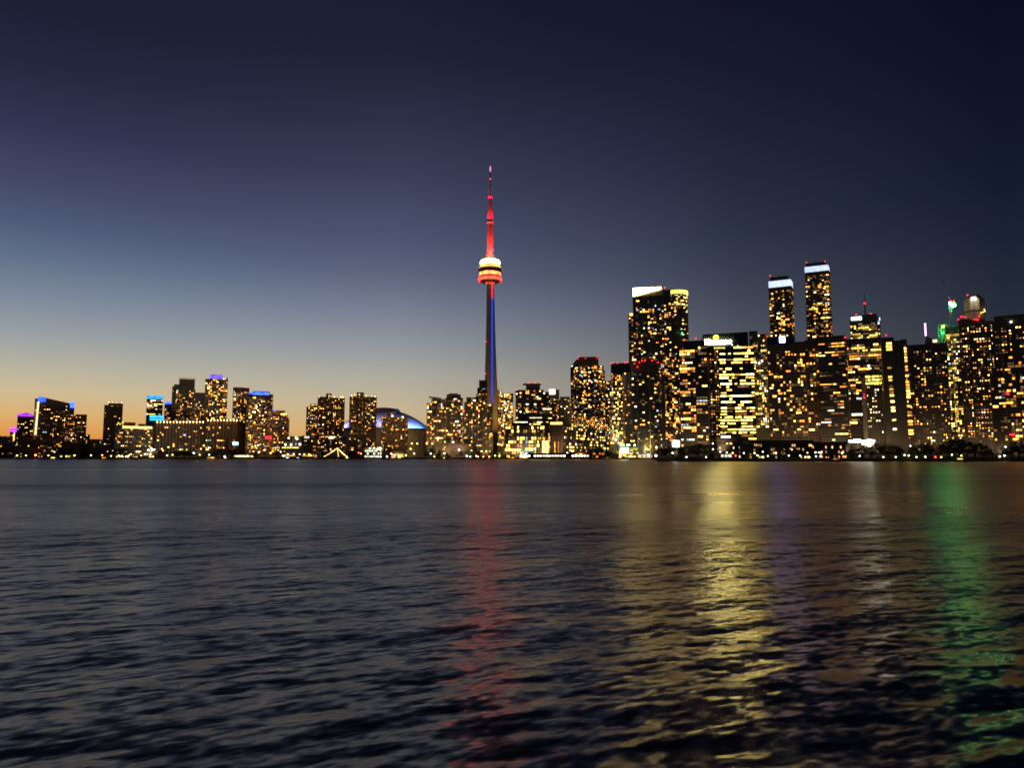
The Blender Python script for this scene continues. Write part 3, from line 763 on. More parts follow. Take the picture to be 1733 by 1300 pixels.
sign(q, "window_strip", 938, 939.3, 748, 766, W["amber"], 0.9); sign(q, "window_strip", 944, 945.4, 748, 766, W["amber"], 0.9)
q = building("terminal_wing", "terminal's long side wing receding right with rows of lime-yellow windows", "building", 950, 1035, 726, 1150, D1=1430, depth=20, style="strip", wall=TERM, lit=0.3, seed=46, fh=4.9, bay=6.5,
             pal="lime", wbot=764, nomax=80)
q = building("terrace_condo", "set-back dark condo storeys above the terminal's receding wing", "building", 950, 1036, 705, 1210, D1=1490, depth=18, style="balcony", wall=DARKCON, lit=0.25, seed=47, wbot=726, pal="warm")

# ---- central condos
q = building("condo_tower", "balconied condo with chamfered top outlined by red beacons", "building", 966, 1022, 622, 1520, depth=26,
             vols=[(975, 1013, 619), (966, 975.5, 622, 2.0), (1013, 1021, 620, 1.2), (1021, 1023, 628, 3)], style="balcony", wall=CONCRETE, lit=0.24, seed=50, fh=3.0, bay=3.0, wbot=712)
xa, xb = q.lx(966.8), q.lx(978.9)
MB().prism([(xa, 2.4), (xb, 2.4), (xb, 22), (xa, 22)], q.lz(619.2), [q.lz(618.5, 967), q.lz(604.5, 979), q.lz(604.5, 979), q.lz(618.5, 967)]).build("chamfered_top", DARKCON, q.root)
xb = q.lx(1013)
MB().prism([(q.lx(979), 0.1), (xb, 0.1), (xb, 22.2), (q.lx(979), 22.2)], q.lz(619.4), q.lz(604)).build("penthouse", DARKCON, q.root)
reds(q, [(979.5, 604), (991, 606.5), (1011.5, 603), (1010.5, 606.5), (978, 607.5)], 1.0, "red", -0.6)
reds(q, [(968, 620), (1017, 620.5)], 0.9, "white", 0.5, "roof_light")
building("apartment_tower", "dim narrow infill tower between the chamfered condo and red-dotted tower", "building", 1014, 1040, 648, 1580, depth=16, vols=[(1014, 1024, 652), (1024, 1040, 645)], style="balcony", wall=CONCRETE, lit=0.35, seed=51, wbot=715, pal="warm")
q = building("apartment_tower", "tower with blank dark crown, orange windows and a line of red beacons", "building", 1034, 1066, 615, 1170, depth=20, wall=DARKCON, lit=0.5, seed=52, wtop=631, wbot=745, pal="orange", style="grid",
             dense=lambda t, p: p * (1.0 if t > 0.72 else 0.35))
reds(q, [(1034.5, 615.3), (1037.5, 614.8), (1045, 615), (1057.5, 614.2), (1061.5, 613.5)], 1.0, "red", -0.4)
q = building("apartment_tower", "low greenish balcony tower tucked in front of the red-dotted tower", "building", 1032, 1056, 656, 1140, depth=14, style="balcony", wall=surf("greenish_concrete", (0.24, 0.26, 0.19)), lit=0.3, seed=53, wbot=752, pal="lime", bay=2.6)
# curved condo
def curved_condo():
    D = 1095
    c = at(1087, 700, D + 32)
    k = D / F
    r = thing("condo_tower", "rounded condo with close balcony rings under a chain of red beacons", "building", (c.x, c.y, LAND_Z), -atan2(c.x, c.y))
    R = 33 * k
    zof = lambda py: at(1087, py, D).z - LAND_Z
    H1 = zof(628); H2 = zof(610)
    MB().lathe([(R, 0), (R, H1), (R * 0.3, H1)], 0, 0, 40).build("wall", GLASSD, r)
    MB().lathe([(R * 0.74, H1 - 1), (R * 0.74, H2), (0.1, H2 + 0.6)], 5, 2, 32).build("crown", DARKCON, r)
    sb, wb = MB(), {}
    rng = random.Random(55)
    nf = int(H1 / 3.0); nw = 46
    small = {}
    for f in range(1, nf + 1):
        z = f * H1 / nf
        sb.lathe([(R + 1.1, z - 0.25), (R + 1.1, z + 0.25)], 0, 0, 40)
        if z < 14: continue
        for i in range(nw):
            a = 2 * pi * i / nw
            if cos(a + pi / 2) < -0.2 or rng.random() > 0.15: continue
            mt = pick(rng, "warm"); zc = z - H1 / nf / 2
            if sin(a) < -0.25 and rng.random() < 0.7:
                o = link("window", pane_mesh(3.2, 2.0, mt), r); o.location = ((R + 0.02) * cos(a), (R + 0.02) * sin(a), zc); o.rotation_euler = (0, 0, a + pi / 2)
            else:
                d = small.setdefault(mt, MB()); da = 1.3 / R
                d.prism([((R + 0.15) * cos(a - da), (R + 0.15) * sin(a - da)), ((R + 0.15) * cos(a + da), (R + 0.15) * sin(a + da)), ((R - 0.3) * cos(a + da), (R - 0.3) * sin(a + da)), ((R - 0.3) * cos(a - da), (R - 0.3) * sin(a - da))], zc - 1, zc + 1)
    sb.build("floor_slab", CONCRETE, r, "stuff")
    for mt, d in small.items(): d.build("small_window", W[mt], r, "stuff")
    pm = MB()
    for i in range(0, 40, 4):
        a = 2 * pi * (i + 0.5) / 40
        pm.tube((R * cos(a), R * sin(a), 0), (R * cos(a), R * sin(a), H1), 0.9, seg=4)
    pm.build("pier", CONCRETE, r, "stuff")
    me = MB().ball((0, 0, 0), 1.1, 7, 4).mesh("warning_light", E["red"])
    for px, py in ((1075, 612.5), (1083, 611), (1093.5, 608), (1105, 608.5), (1115, 610.5), (1080, 619), (1088, 609)):
        o = link("warning_light", me, r)
        lx = (px - 1087) * k; o.location = (lx, -sqrt(max(4.0, (R * 0.75) ** 2 - (lx - 5) ** 2)) + 1, zof(py))
curved_condo()
# tallest pair
q = building("tall_tower", "tallest condo tower with a blazing white wedge-shaped crown light", "building", 1063, 1135, 500, 1300, depth=30,
             vols=[(1071, 1123, 501), (1063, 1071.5, 531, 3.0), (1123, 1135, 491, 2.5)], style="grid", wall=surf("dark_precast", (0.30, 0.25, 0.22)), lit=0.19, seed=60, fh=3.3, bay=4.0, wtop=508, wbot=640, nomax=150)
xa, xb = q.lx(1071), q.lx(1123)
MB().prism([(xa, 0.3), (xb, 0.3), (xb, 26), (xa, 26)], q.lz(501.2), [q.lz(488, 1071), q.lz(488, 1120), q.lz(488, 1120), q.lz(488, 1071)]).build("crown_wall", DARKCON, q.root)
b = MB(); nn = 16
for i in range(nn):
    pa, pb = 1071.5 + 48 * i / nn, 1071.5 + 48 * (i + 0.86) / nn
    yb = 500.5 - (500.5 - 489.5) * i / nn
    b.box(q.lx(pa), q.lx(pb), -0.9, 0.2, q.lz(yb), q.lz(486.6))
b.build("crown_light", glow("crown_white_light", (1.0, 0.70, 0.22), 32.0, 0.2), q.root, "stuff")
reds(q, [(1125.5, 486.8)], 1.3, "red", 2.0)
b = MB().tube((q.lx(1112), 8, q.lz(488)), (q.lx(1117), 8, q.lz(482)), 0.3, 0.2, 5); b.build("roof_crane_arm", STEEL, q.root)
top_box(q, "shoulder_light", 1064.5, 1072, 530, 534.5, E["goldband"], -2.2, 6)
def round_tower():
    D = 1330; k = D / F
    c = at(1146, 600, D + 20)
    r = thing("tall_tower", "rounded pale glass tower with a glowing yellow rim, right of the white-crowned tower", "building", (c.x, c.y, LAND_Z), -atan2(c.x, c.y))
    zof = lambda py: at(1149, py, D).z - LAND_Z
    Rx = 19.5 * k
    H = zof(498); seg = 36
    MB().lathe([(Rx, 0), (Rx, H), (Rx * 0.9, H), (Rx * 0.9, zof(489))], 0, 0, seg).build("wall", GLASSG, r)
    MB().lathe([(Rx + 1.2, zof(496)), (Rx + 1.2, zof(490.5)), (Rx * 0.9 + 0.1, zof(490.5))], 0, 0, seg).build("crown_light", glow("rim_light", (1.0, 0.70, 0.09), 2.2, 0.6, 0.12), r)
    sb, nf = MB(), int(H / 3.3)
    rng = random.Random(61); small = {}
    for f in range(1, nf + 1):
        z = f * H / nf
        sb.lathe([(Rx + 0.8, z - 0.45), (Rx + 0.8, z + 0.45)], 0, 0, seg)
        if z < zof(700): continue
        for i in range(36):
            a = 2 * pi * (i + 0.5) / 36
            top = z > zof(520)
            if sin(a) > 0.3 or rng.random() > (0.5 if top else 0.09): continue
            mt = pick(rng, "lime" if top else "warm"); zc = z - H / nf / 2
            if sin(a) < -0.2:
                o = link("window", pane_mesh(3.2, 2.0, mt), r); o.location = (Rx * cos(a), Rx * sin(a), zc); o.rotation_euler = (0, 0, a + pi / 2)
    sb.build("floor_slab", surf("pale_green_precast", (0.34, 0.36, 0.26)), r, "stuff")
    for i in range(12):
        a = 2 * pi * (i + 0.5) / 12
        MB().tube(((Rx + 0.9) * cos(a), (Rx + 0.9) * sin(a), 0), ((Rx + 0.9) * cos(a), (Rx + 0.9) * sin(a), zof(502)), 0.5, seg=4).build("mullion", STEEL, r)
    me = MB().ball((0, 0, 0), 1.2, 7, 4).mesh("warning_light", E["red"])
    o = link("warning_light", me, r); o.location = (6 * k, -4, zof(487.5))
    me = MB().ball((0, 0, 0), 1.4, 7, 4, 1.6).mesh("green_lamp", glow("green_lamp", (0.05, 1.0, 0.25), 4, 0))
    o = link("green_lamp", me, r); o.location = (9 * k, -Rx - 1.5, zof(565))
round_tower()
q = building("apartment_tower", "slim balcony slab below the rounded glass tower, beside a bright screen", "building", 1117, 1150, 600, 1270, depth=14, vols=[(1124, 1136, 606), (1136, 1150, 600, 1.0)], style="balcony", wall=CONCRETE, lit=0.24, seed=62, wbot=748, pal="warm", bay=2.8)

# ---- east group
q = building("apartment_tower", "black apartment tower with two red beacons left of the bright office tower", "building", 1149, 1194, 585, 760, depth=20, yaw=-6,
             vols=[(1149, 1176, 587), (1176, 1196, 586, 0.8), (1158, 1190, 577.5, 5)], style="grid", wall=surf("black_precast", (0.14, 0.12, 0.105)), lit=0.3, seed=70, fh=3.0, bay=2.7, mode="row", pal="warm", wtop=588, wbot=758, nomax=160)
reds(q, [(1159.5, 575.5), (1177.5, 572.8)], 0.8, "red", 5.5)
q = building("apartment_tower", "black narrow side wing with small scattered lights beside the bright office", "building", 1196, 1216, 592, 775, depth=18, yaw=24, style="punched", wall=surf("black_precast", (0.14, 0.12, 0.105)), lit=0.3, seed=71, fh=3.0, bay=2.6, pal="warm", wbot=752)
q = building("office_tower", "brightly lit dark glass office tower with a round emblem and white sign", "building", 1189, 1274, 566, 856, D1=846, depth=28,
             vols=[(1189, 1274, 586)], style="strip", wall=BLACKM, core=GLASSB, lit=0.5, seed=7, fh=3.5, bay=3.2, mode="row", pal="bright", wtop=588, wbot=752, nomax=240)
xa, xb = q.lx(1189.5), q.lx(1266)
MB().prism([(xa, 0.5), (xb, 0.5), (xb, 24), (xa, 24)], q.lz(586) + 0.5, [q.lz(566, 1190), q.lz(561.5, 1264), q.lz(561.5, 1264), q.lz(566, 1190)]).build("blank_crown", surf("navy_panel", (0.012, 0.018, 0.03), 0.35, 0.5), q.root)
# sign: a row of letter-like glowing blocks under a round emblem of curved rays (not readable in the photo)
zs = lambda y: q.lz(y, 1214)
b = MB()
for i in range(9):
    pa = 1192.5 + i * 5.0
    yb, yt = 582.5 - (i > 6) * 0.5, (574.5 if i < 2 else 576.5)
    b.box(q.lx(pa), q.lx(pa + 4.5), -0.8, 0.4, zs(yb), zs(yt))
b.build("sign_lettering", glow("sign_white_light", (1.0, 0.80, 0.26), 90.0, 0.1), q.root, "stuff")
ec = (q.lx(1211.5), zs(571.5)); er = 4.6 * 850 / F
b = MB(); n0 = 28
for i in range(n0):
    a, a2 = 2 * pi * i / n0, 2 * pi * (i + 1) / n0
    ra, rb = er, er * 0.72
    n = len(b.v)
    for y in (-0.9, 0.4):
        b.v += [(ec[0] + ra * cos(a), y, ec[1] + ra * sin(a)), (ec[0] + ra * cos(a2), y, ec[1] + ra * sin(a2)), (ec[0] + rb * cos(a2), y, ec[1] + rb * sin(a2)), (ec[0] + rb * cos(a), y, ec[1] + rb * sin(a))]
    b.f += [(n, n + 1, n + 2, n + 3), (n, n + 4, n + 5, n + 1), (n + 2, n + 6, n + 7, n + 3)]
for s in (-0.32, 0.0, 0.32):
    b.box(ec[0] + er * s - 0.22, ec[0] + er * s + 0.22, -0.9, 0.4, ec[1] - er * 0.45, ec[1] + er * 0.45)
b.build("sign_emblem", glow("emblem_light", (1.0, 0.78, 0.04), 5.0, 0.1), q.root)
reds(q, [(1248, 586), (1252, 588.5), (1238.5, 584)], 0.6, "white", -0.6, "roof_light")
q = building("apartment_tower", "greenish lit tower squeezed between the sign office and the blue-signed slab", "building", 1266, 1298, 563, 905, depth=18, vols=[(1274, 1298, 566), (1268, 1281, 561, 2.0)], style="grid", wall=surf("greenish_concrete", (0.24, 0.26, 0.19)), lit=0.5, seed=73, fh=3.1, bay=2.6, pal="lime", wbot=726,
             dense=lambda t, p: p * (0.6 if t > 0.82 else 1.0))
reds(q, [(1277, 614), (1283, 615), (1288, 611)], 1.0, "white", -0.8, "wall_light")
q = building("tall_tower", "shorter of two high towers with a white lit band under a dark cap", "building", 1301, 1338, 486, 1420, depth=34, yaw=-8, style="balcony", wall=BROWN, lit=0.2, seed=74, fh=3.3, bay=4.0, wtop=492, wbot=570, nomax=90)
top_box(q, "crown_light", 1301, 1338.5, 474.5, 485, E["bluewhite"], 0.6, 30)
top_box(q, "roof_cap", 1304, 1334, 468, 475, BLACKM, -2.5, 28)
reds(q, [(1304, 466.8)], 1.2, "red", 2)
MB().tube((q.lx(1317), 10, q.lz(468)), (q.lx(1317), 10, q.lz(461.5)), 0.5, 0.3, 5).build("roof_mast", STEEL, q.root)
q = building("tall_tower", "taller of two high towers with a white lit band under a dark cap", "building", 1362, 1402, 460, 1450, depth=36, yaw=-5, style="balcony", wall=BROWN, lit=0.2, seed=75, fh=3.3, bay=4.2, wtop=466, wbot=572, nomax=90)
top_box(q, "crown_light", 1362, 1402, 450, 459.5, E["bluewhite"], 0.6, 32)
top_box(q, "roof_cap", 1364.5, 1398, 444.5, 450.5, BLACKM, -2.5, 28)
reds(q, [(1365.5, 444), (1397, 442.5)], 1.2, "red", 2)
MB().tube((q.lx(1380), 10, q.lz(445)), (q.lx(1380), 10, q.lz(438.5)), 0.6, 0.3, 5).build("roof_mast", STEEL, q.root)
q = building("office_tower", "flat-topped office with white sign and a tall rooftop antenna", "building", 1438, 1489, 537, 1250, depth=30, vols=[(1441, 1484, 533), (1438, 1441.5, 538, 1), (1484, 1489, 536, 1)], style="grid", wall=surf("greenish_concrete", (0.24, 0.26, 0.19)), lit=0.42, seed=76, fh=3.4, bay=3.2, mode="row", pal="lime", wtop=545, wbot=575)
sign(q, "sign_panel", 1440.5, 1458, 537, 542.5, glow("office_sign_light", (0.9, 1.0, 0.95), 5.0, 0.1), 1.0)
sign(q, "sign_panel", 1487.5, 1489.5, 537.5, 542, W["cool"], 1.0)
MB().tube((q.lx(1464.5), 12, q.lz(533)), (q.lx(1464.5), 12, q.lz(512)), 1.3, 0.9, 6).tube((q.lx(1464.5), 12, q.lz(512)), (q.lx(1464.5), 12, q.lz(493)), 0.8, 0.3, 6).build("antenna_mast", BLACKM, q.root)
MB().tube((q.lx(1475.5), 12, q.lz(533)), (q.lx(1475.5), 12, q.lz(522)), 0.35, 0.2, 5).build("antenna_mast", BLACKM, q.root)
reds(q, [(1464.5, 513.5)], 1.8, "red", 10.0); reds(q, [(1449, 533), (1474, 531.5)], 1.5, "red", 1.0)

BLK = surf("black_precast", (0.14, 0.12, 0.105))
DBR = surf("dark_brown_precast", (0.24, 0.17, 0.12))
q = building("apartment_slab", "dark brown slab with a glowing blue-white square sign on its crown", "building", 1298, 1385, 574, 790, D1=775, depth=18,
             vols=[(1298, 1342, 570.5), (1342, 1362, 579, 0.6), (1362, 1385, 576, 1.2)], style="grid", wall=DBR, lit=0.22, seed=77, fh=2.9, bay=3.0, mode="flat", pal="orange", wtop=592, wbot=738, nomax=220)
top_box(q, "blank_crown", 1298.3, 1341.7, 570, 583, surf("navy_panel", (0.012, 0.018, 0.03), 0.35, 0.5), 0.5, 12)
sign(q, "sign_panel", 1319, 1328.2, 570, 580, glow("blue_white_sign", (0.38, 0.36, 1.0), 26.0, 0.1), 1.0)
reds(q, [(1298.5, 570)], 0.7, "red", -0.5); reds(q, [(1332.5, 568.2)], 0.8, "goldband", 1.0, "roof_light")
q = building("apartment_slab", "black slab with long amber window strips in the middle of the east group", "building", 1384, 1431, 570, 755, depth=18, yaw=-4, vols=[(1384, 1429, 569.5), (1429, 1431, 572, 0.8)], style="strip", wall=BLK, lit=0.2, seed=78, fh=3.0, bay=3.0, mode="row", pal="orange", wtop=577, wbot=745, nomax=150)
reds(q, [(1430, 571.5)], 0.9, "red", -0.5)
q = building("hotel_block", "dark hotel block with dense gold windows under a blank crown", "building", 1431, 1491, 573, 800, depth=20, style="grid", wall=BLK, lit=0.55, seed=79, fh=2.9, bay=2.7, mode="row", pal="warm", wtop=580, wbot=735, nomax=260,
             dense=lambda t, p: p * (1.5 if t > 0.76 else 0.55))
q = building("apartment_tower", "round-topped dark tower with three bright window rows beside a red shaft", "building", 1464, 1492, 634, 770, depth=14, style="punched", wall=DARKCON, lit=0.22, seed=80, fh=2.9, bay=2.6, pal="white", wtop=650, wbot=735)
x0, x1, y0, y1, z1 = q.tops[0]
b = MB(); n0 = 14
pts = [((x0 + x1) / 2 + (x1 - x0) / 2 * cos(pi * i / n0), z1 + (q.lz(624) - z1) * sin(pi * i / n0)) for i in range(n0 + 1)]
b.v = [(x, y0, z) for x, z in pts] + [(x, y1, z) for x, z in pts]
b.f = [tuple(range(n0 + 1))[::-1], tuple(range(n0 + 1, 2 * n0 + 2))] + [(i, i + 1, n0 + 2 + i, n0 + 1 + i) for i in range(n0)]
b.build("barrel_roof", BLK, q.root)
wm = MB().box(-1.0, 1.0, -0.2, 0.05, -1.0, 1.0).mesh("window", W["lime"])
for r_ in range(3):
    for c_ in range(7):
        o = link("window", wm, q.root); o.location = (x0 + 1.2 + (x1 - x0 - 2.4) * c_ / 6, -0.25, q.lz(637.5 + r_ * 5.6))
reds(q, [(1471, 619.5)], 1.0, "white", 0.0, "roof_light")
q = building("lift_shaft", "thin concrete lift shaft tinted by a red lamp beside the round-topped tower", "tower", 1458, 1464, 640, 762, depth=6, style="strip", wall=CONCRETE, core=CONCRETE, lit=0.0, seed=81, fh=6)
reds(q, [(1461, 668), (1461, 673)], 0.8, "redsign", -0.7, "red_lamp")
q = building("apartment_slab", "blank black slab showing one lit window column on its left edge", "building", 1492, 1529, 577, 750, depth=16, yaw=4, vols=[(1492, 1512, 572), (1512, 1529, 577, 0.6)], style="strip", wall=BLK, core=BLK, lit=0.0, seed=82, fh=2.9, bay=3.0)
reds(q, [(1500, 567.5)], 0.8, "red", 0.5)
rng = random.Random(5)
def window_column(q, px, y0, y1, step, w, names, p=0.75, px_b=None):
    n = int((y1 - y0) / step)
    for i in range(n):
        if rng.random() > p: continue
        pxx = px + ((px_b if px_b is not None else px) - px) * i / max(1, n - 1)
        o = link("window", pane_mesh(w, 2.0, rng.choice(names)), q.root)
        o.location = (q.lx(pxx), -0.35, q.lz(y0 + i * step))
window_column(q, 1504, 581, 600, 5.0, 5.0, ["gold", "pale"], 1)
window_column(q, 1502.5, 612, 735, 5.2, 3.6, ["gold", "pale", "white", "dim"], 0.32, 1507)
q = building("apartment_slab", "broad black apartment block with scattered gold windows and a bright left column", "building", 1525, 1602, 584, 765, depth=18, vols=[(1525, 1534, 575, 2), (1534, 1602, 583)], style="punched", wall=BLK, lit=0.22, seed=83, fh=2.9, bay=2.9, pal="orange", wtop=594, wbot=752, nomax=200)
window_column(q, 1529, 588, 742, 5.2, 4.6, ["gold", "pale", "gold", "amber"], 0.66, 1534)
q = building("shard_tower", "dark tower with a slanted fin tipped by a pink light", "building", 1566, 1584, 576, 1010, depth=16, style="strip", wall=BLK, core=BLK, lit=0.0, seed=84)
xa, xb = q.lx(1567), q.lx(1580)
MB().prism([(xa, 0.2), (xb, 0.2), (xb, 5), (xa, 5)], q.lz(577), [q.lz(567, 1567), q.lz(576, 1580), q.lz(576, 1580), q.lz(567, 1567)]).build("slanted_fin", BLK, q.root)
MB().prism([(xa - 1.0, -0.4), (xa + 1.2, -0.4), (xa + 1.2, 1.4), (xa - 1.0, 1.4)], q.lz(568), q.lz(546.5)).build("pink_light", E["pink"], q.root)
sign(q, "sign_panel", 1578.5, 1586, 575, 580, W["white"], 0.8)
q = building("unfinished_tower", "open concrete frame of an unfinished tower washed in green light", "building", 1587, 1604, 549.5, 960, depth=14, style="grid", wall=surf("pale_concrete", (0.38, 0.36, 0.32)), lit=0.0, seed=85, fh=3.6, bay=4.5)
sign(q, "work_light", 1593, 1599, 551, 555.5, E["yellow"], 0.8); sign(q, "green_work_light", 1598.8, 1600, 559, 564, glow("green_strip", (0.05, 1.0, 0.25), 5.0, 0), 0.8)
gl = bpy.data.lights.new("green_floodlight", "POINT"); gl.energy = 8e3; gl.color = (0.08, 1.0, 0.3); gl.shadow_soft_size = 1
go = bpy.data.objects.new("green_floodlight", gl); COL.objects.link(go); go.parent = q.root; go.location = (q.lx(1596), -8, q.lz(562))
q = building("apartment_tower", "slender striped tower thick with small yellow windows under the green-lamped crane", "building", 1600, 1622, 553, 900, depth=16, style="balcony", wall=PALE, lit=0.55, seed=86, fh=2.9, bay=2.2, pal="lime", wtop=566, wbot=745, nomax=160)
sign(q, "lit_floor_band", 1601, 1622, 566.5, 570, W["gold"], 0.8)
q = building("apartment_tower", "dark tower with red beacons carrying a pale unfinished concrete top", "building", 1622, 1680, 545, 850, depth=22, vols=[(1622, 1640, 541), (1640, 1680, 545, 0.8)], style="punched", wall=BLK, lit=0.27, seed=87, fh=3.0, bay=3.0, pal="warm", wtop=551, wbot=748, nomax=220)
reds(q, [(1622, 541), (1627, 536.5), (1630, 536), (1634, 537), (1654, 541.5), (1658, 535), (1650, 541), (1655, 542)], 0.9, "red", -0.4)
sh = surf("raw_concrete", (0.52, 0.47, 0.36), var=0.15)
ocx = q.lx(1651); oR = 17.2 * 850 / F; oy = oR + 1.0
def octo(name, prof, m): MB().lathe([(r_ * oR, q.lz(y_)) for r_, y_ in prof], ocx, oy, 8, radians(22.5 - 90), radians(382.5 - 90)).build(name, m, q.root)
octo("concrete_ring", [(0.92, 541), (0.92, 525)], sh)
octo("formwork_band", [(1.02, 525), (1.02, 523.3)], DARKCON)
octo("concrete_ring", [(1.0, 523.3), (1.0, 507), (0.86, 502.5)], sh)
octo("concrete_cap", [(0.74, 502.5), (0.62, 499), (0.50, 497)], DARKCON)
for dx in (-0.02, 0.42): MB().box(ocx + dx * oR - 0.35, ocx + dx * oR + 0.35, oy - oR * 1.0, oy - oR * 0.8, q.lz(534), q.lz(508)).build("gap_strip", DARKCON, q.root)  # dark strips stand in for vertical gaps in the concrete
MB().tube((q.lx(1652), 8, q.lz(498)), (q.lx(1652.5), 8, q.lz(485.5)), 0.5, 0.25, 5).build("antenna_mast", STEEL, q.root)
sign(q, "work_light", 1646, 1654, 503, 508, glow("work_white_light", (1.0, 0.97, 0.85), 5.0, 0), 0.6)
wl_ = bpy.data.lights.new("work_floodlight", "POINT"); wl_.energy = 1.8e3; wl_.color = (1.0, 0.86, 0.6); wl_.shadow_soft_size = 1
wo_ = bpy.data.objects.new("work_floodlight", wl_); COL.objects.link(wo_); wo_.parent = q.root; wo_.location = (q.lx(1651), -6.0, q.lz(512))
reds(q, [(1640, 499.5)], 0.9, "red", 4); reds(q, [(1661, 530), (1664.5, 528.5), (1668, 527), (1667, 524)], 0.8, "goldband", -0.5, "string_light")
q = building("apartment_tower", "dark flat-topped tower at the right edge with one white roof lamp", "building", 1680, 1740, 545, 800, depth=20, vols=[(1680, 1704, 545), (1683, 1740, 534, 3.0)], style="punched", wall=BLK, lit=0.26, seed=88, fh=3.0, bay=3.0, pal="warm", wtop=552, wbot=750, nomax=160)
reds(q, [(1711, 545)], 1.1, "white", 2.0, "roof_light")
q = building("apartment_tower", "nearer dark balcony block in the bottom right corner with red lamps", "building", 1697, 1760, 596, 740, depth=18, style="balcony", wall=DBR, lit=0.22, seed=89, fh=3.0, bay=3.0, pal="orange", wbot=755, nomax=100)
reds(q, [(1699, 667), (1702, 667.5), (1699, 664.5), (1701, 736), (1704, 736.2), (1706, 736.5)], 1.0, "redsign", -1.4, "red_lamp")
building("apartment_slab", "low dark infill block between the dark tower and right-edge tower", "building", 1676, 1700, 640, 790, depth=10, style="balcony", wall=DBR, lit=0.25, seed=90, pal="orange", wbot=752)

# ------------------------------------------------------------------ the tall broadcast tower
def broadcast_tower():
    D = 1450.0; k = D / F
    c = at(829.3, 480, D)
    r = thing("broadcast_tower", "very tall needle-like concrete tower with red lit mast and glowing ring pod", "tower", (c.x, D, LAND_Z), 0)
    Z = lambda py: at(829, py, D).z - LAND_Z
    conc = surf("tower_concrete", (0.40, 0.32, 0.22), var=0.2, scale=0.05)
    dirs = [radians(-115), radians(5), radians(125)]
    zt = Z(478)
    # hexagonal core
    prof = [(8.2, 0), (7.4, Z(640)), (6.6, zt)]
    MB().lathe(prof, 0, 0, 6, radians(5), radians(365)).build("shaft_core", conc, r)
    # three buttress legs, wide at the foot
    for a in dirs:
        mb = MB(); zs = [0, 8, 20, 40, 70, 110, 160, 220, 280, zt]
        ca, sa = cos(a), sin(a)
        for z in zs:
            f = 1 - z / zt
            ro = 7.6 + 10.5 * f + 12.5 * f ** 5
            hw = 2.4 + 1.2 * f
            for rr, w in ((2.0, hw), (ro, hw * 0.85), (ro, -hw * 0.85), (2.0, -hw)):
                mb.v.append((rr * ca - w * sa, rr * sa + w * ca, z))
        for i in range(len(zs) - 1):
            for j in range(4):
                j2 = (j + 1) % 4
                mb.f.append((i * 4 + j, i * 4 + j2, (i + 1) * 4 + j2, (i + 1) * 4 + j))
        mb.build("buttress_leg", conc, r)
    # LED strip in the recess facing the lake: blue with a red top
    a = radians(-55)
    def strip(z0, z1, m, name):
        mb = MB(); n = 8
        for i in range(n):
            za, zb = z0 + (z1 - z0) * i / n, z0 + (z1 - z0) * (i + 1) / n - 0.25
            o = len(mb.v)
            for z in (za, zb):
                rr = 8.6 - 1.4 * z / zt
                for s, d in ((-1.15, 0.0), (1.15, 0.0), (1.15, 1.0), (-1.15, 1.0)):
                    mb.v.append(((rr + d) * cos(a) - s * sin(a), (rr + d) * sin(a) + s * cos(a), z))
            for j in range(4):
                j2 = (j + 1) % 4
                mb.f.append((o + j, o + j2, o + 4 + j2, o + 4 + j))
            mb.f += [(o, o + 1, o + 2, o + 3), (o + 7, o + 6, o + 5, o + 4)]
        mb.build(name, m, r)
    strip(Z(684), Z(505), glow("tower_blue_led", (0.012, 0.11, 1.0), 0.85, 0.12, 0.05), "blue_light_strip")
    strip(Z(505) + 0.1, Z(480), glow("tower_red_led", (1.0, 0.02, 0.06), 1.8, 0.15, 0.05), "red_light_strip")
    # main pod; LED wash on its rings is put into glowing materials
    P = lambda px: px * k
    seg = 48
    MB().lathe([(P(7.5), Z(479.2)), (P(15), Z(478.2)), (P(19.2), Z(475.5)), (P(19.2), Z(474.8))], 0, 0, seg, cap=False).build("pod_underside", surf("pod_steel", (0.35, 0.18, 0.15), 0.5), r)
    MB().lathe([(P(19.2), Z(475.8)), (P(20.0), Z(474.2)), (P(20.0), Z(472.6)), (P(19.0), Z(471.2))], 0, 0, seg, cap=False).build("radome_ring", glow("radome_painted_wash", (1.0, 0.016, 0.006), 15.0, 0.25, 0.1), r, None, True)
    MB().lathe([(P(18.6), Z(471.3)), (P(19.2), Z(469.2)), (P(18.7), Z(467.4))], 0, 0, seg, cap=False).build("red_ring", glow("pod_red_painted_wash", (1.0, 0.001, 0.002), 26.0, 0.4, 0.1), r, None, True)
    MB().lathe([(P(18.4), Z(467.6)), (P(18.6), Z(461.9))], 0, 0, seg, cap=False).build("restaurant_window_ring", glow("pod_window_glow", (1.0, 0.30, 0.08), 3.0, 0.75, 0.12), r)
    MB().lathe([(P(18.7), Z(462)), (P(19.5), Z(461)), (P(19.4), Z(458.2)), (P(18.5), Z(457.2))], 0, 0, seg, cap=False).build("dark_window_ring", GLASSD, r)
    b = MB()
    for i in range(seg):
        an = 2 * pi * (i + 0.5) / seg
        b.tube((P(19.65) * cos(an), P(19.65) * sin(an), Z(461)), (P(19.45) * cos(an), P(19.45) * sin(an), Z(458.2)), 0.18, seg=4)
    b.build("pod_mullion", STEEL, r, "stuff")
    MB().lathe([(P(18.5), Z(457.6)), (P(21.0), Z(456.4)), (P(20.6), Z(455.2))], 0, 0, seg, cap=False).build("pod_eave", PALE, r)
    MB().lathe([(P(20.5), Z(455.4)), (P(18.6), Z(452.3)), (P(16.0), Z(449.4))], 0, 0, seg, cap=False).build("upper_glow_ring", glow("pod_upper_painted_wash", (1.0, 0.64, 0.12), 1.05, 0.5, 0.12), r, None, True)
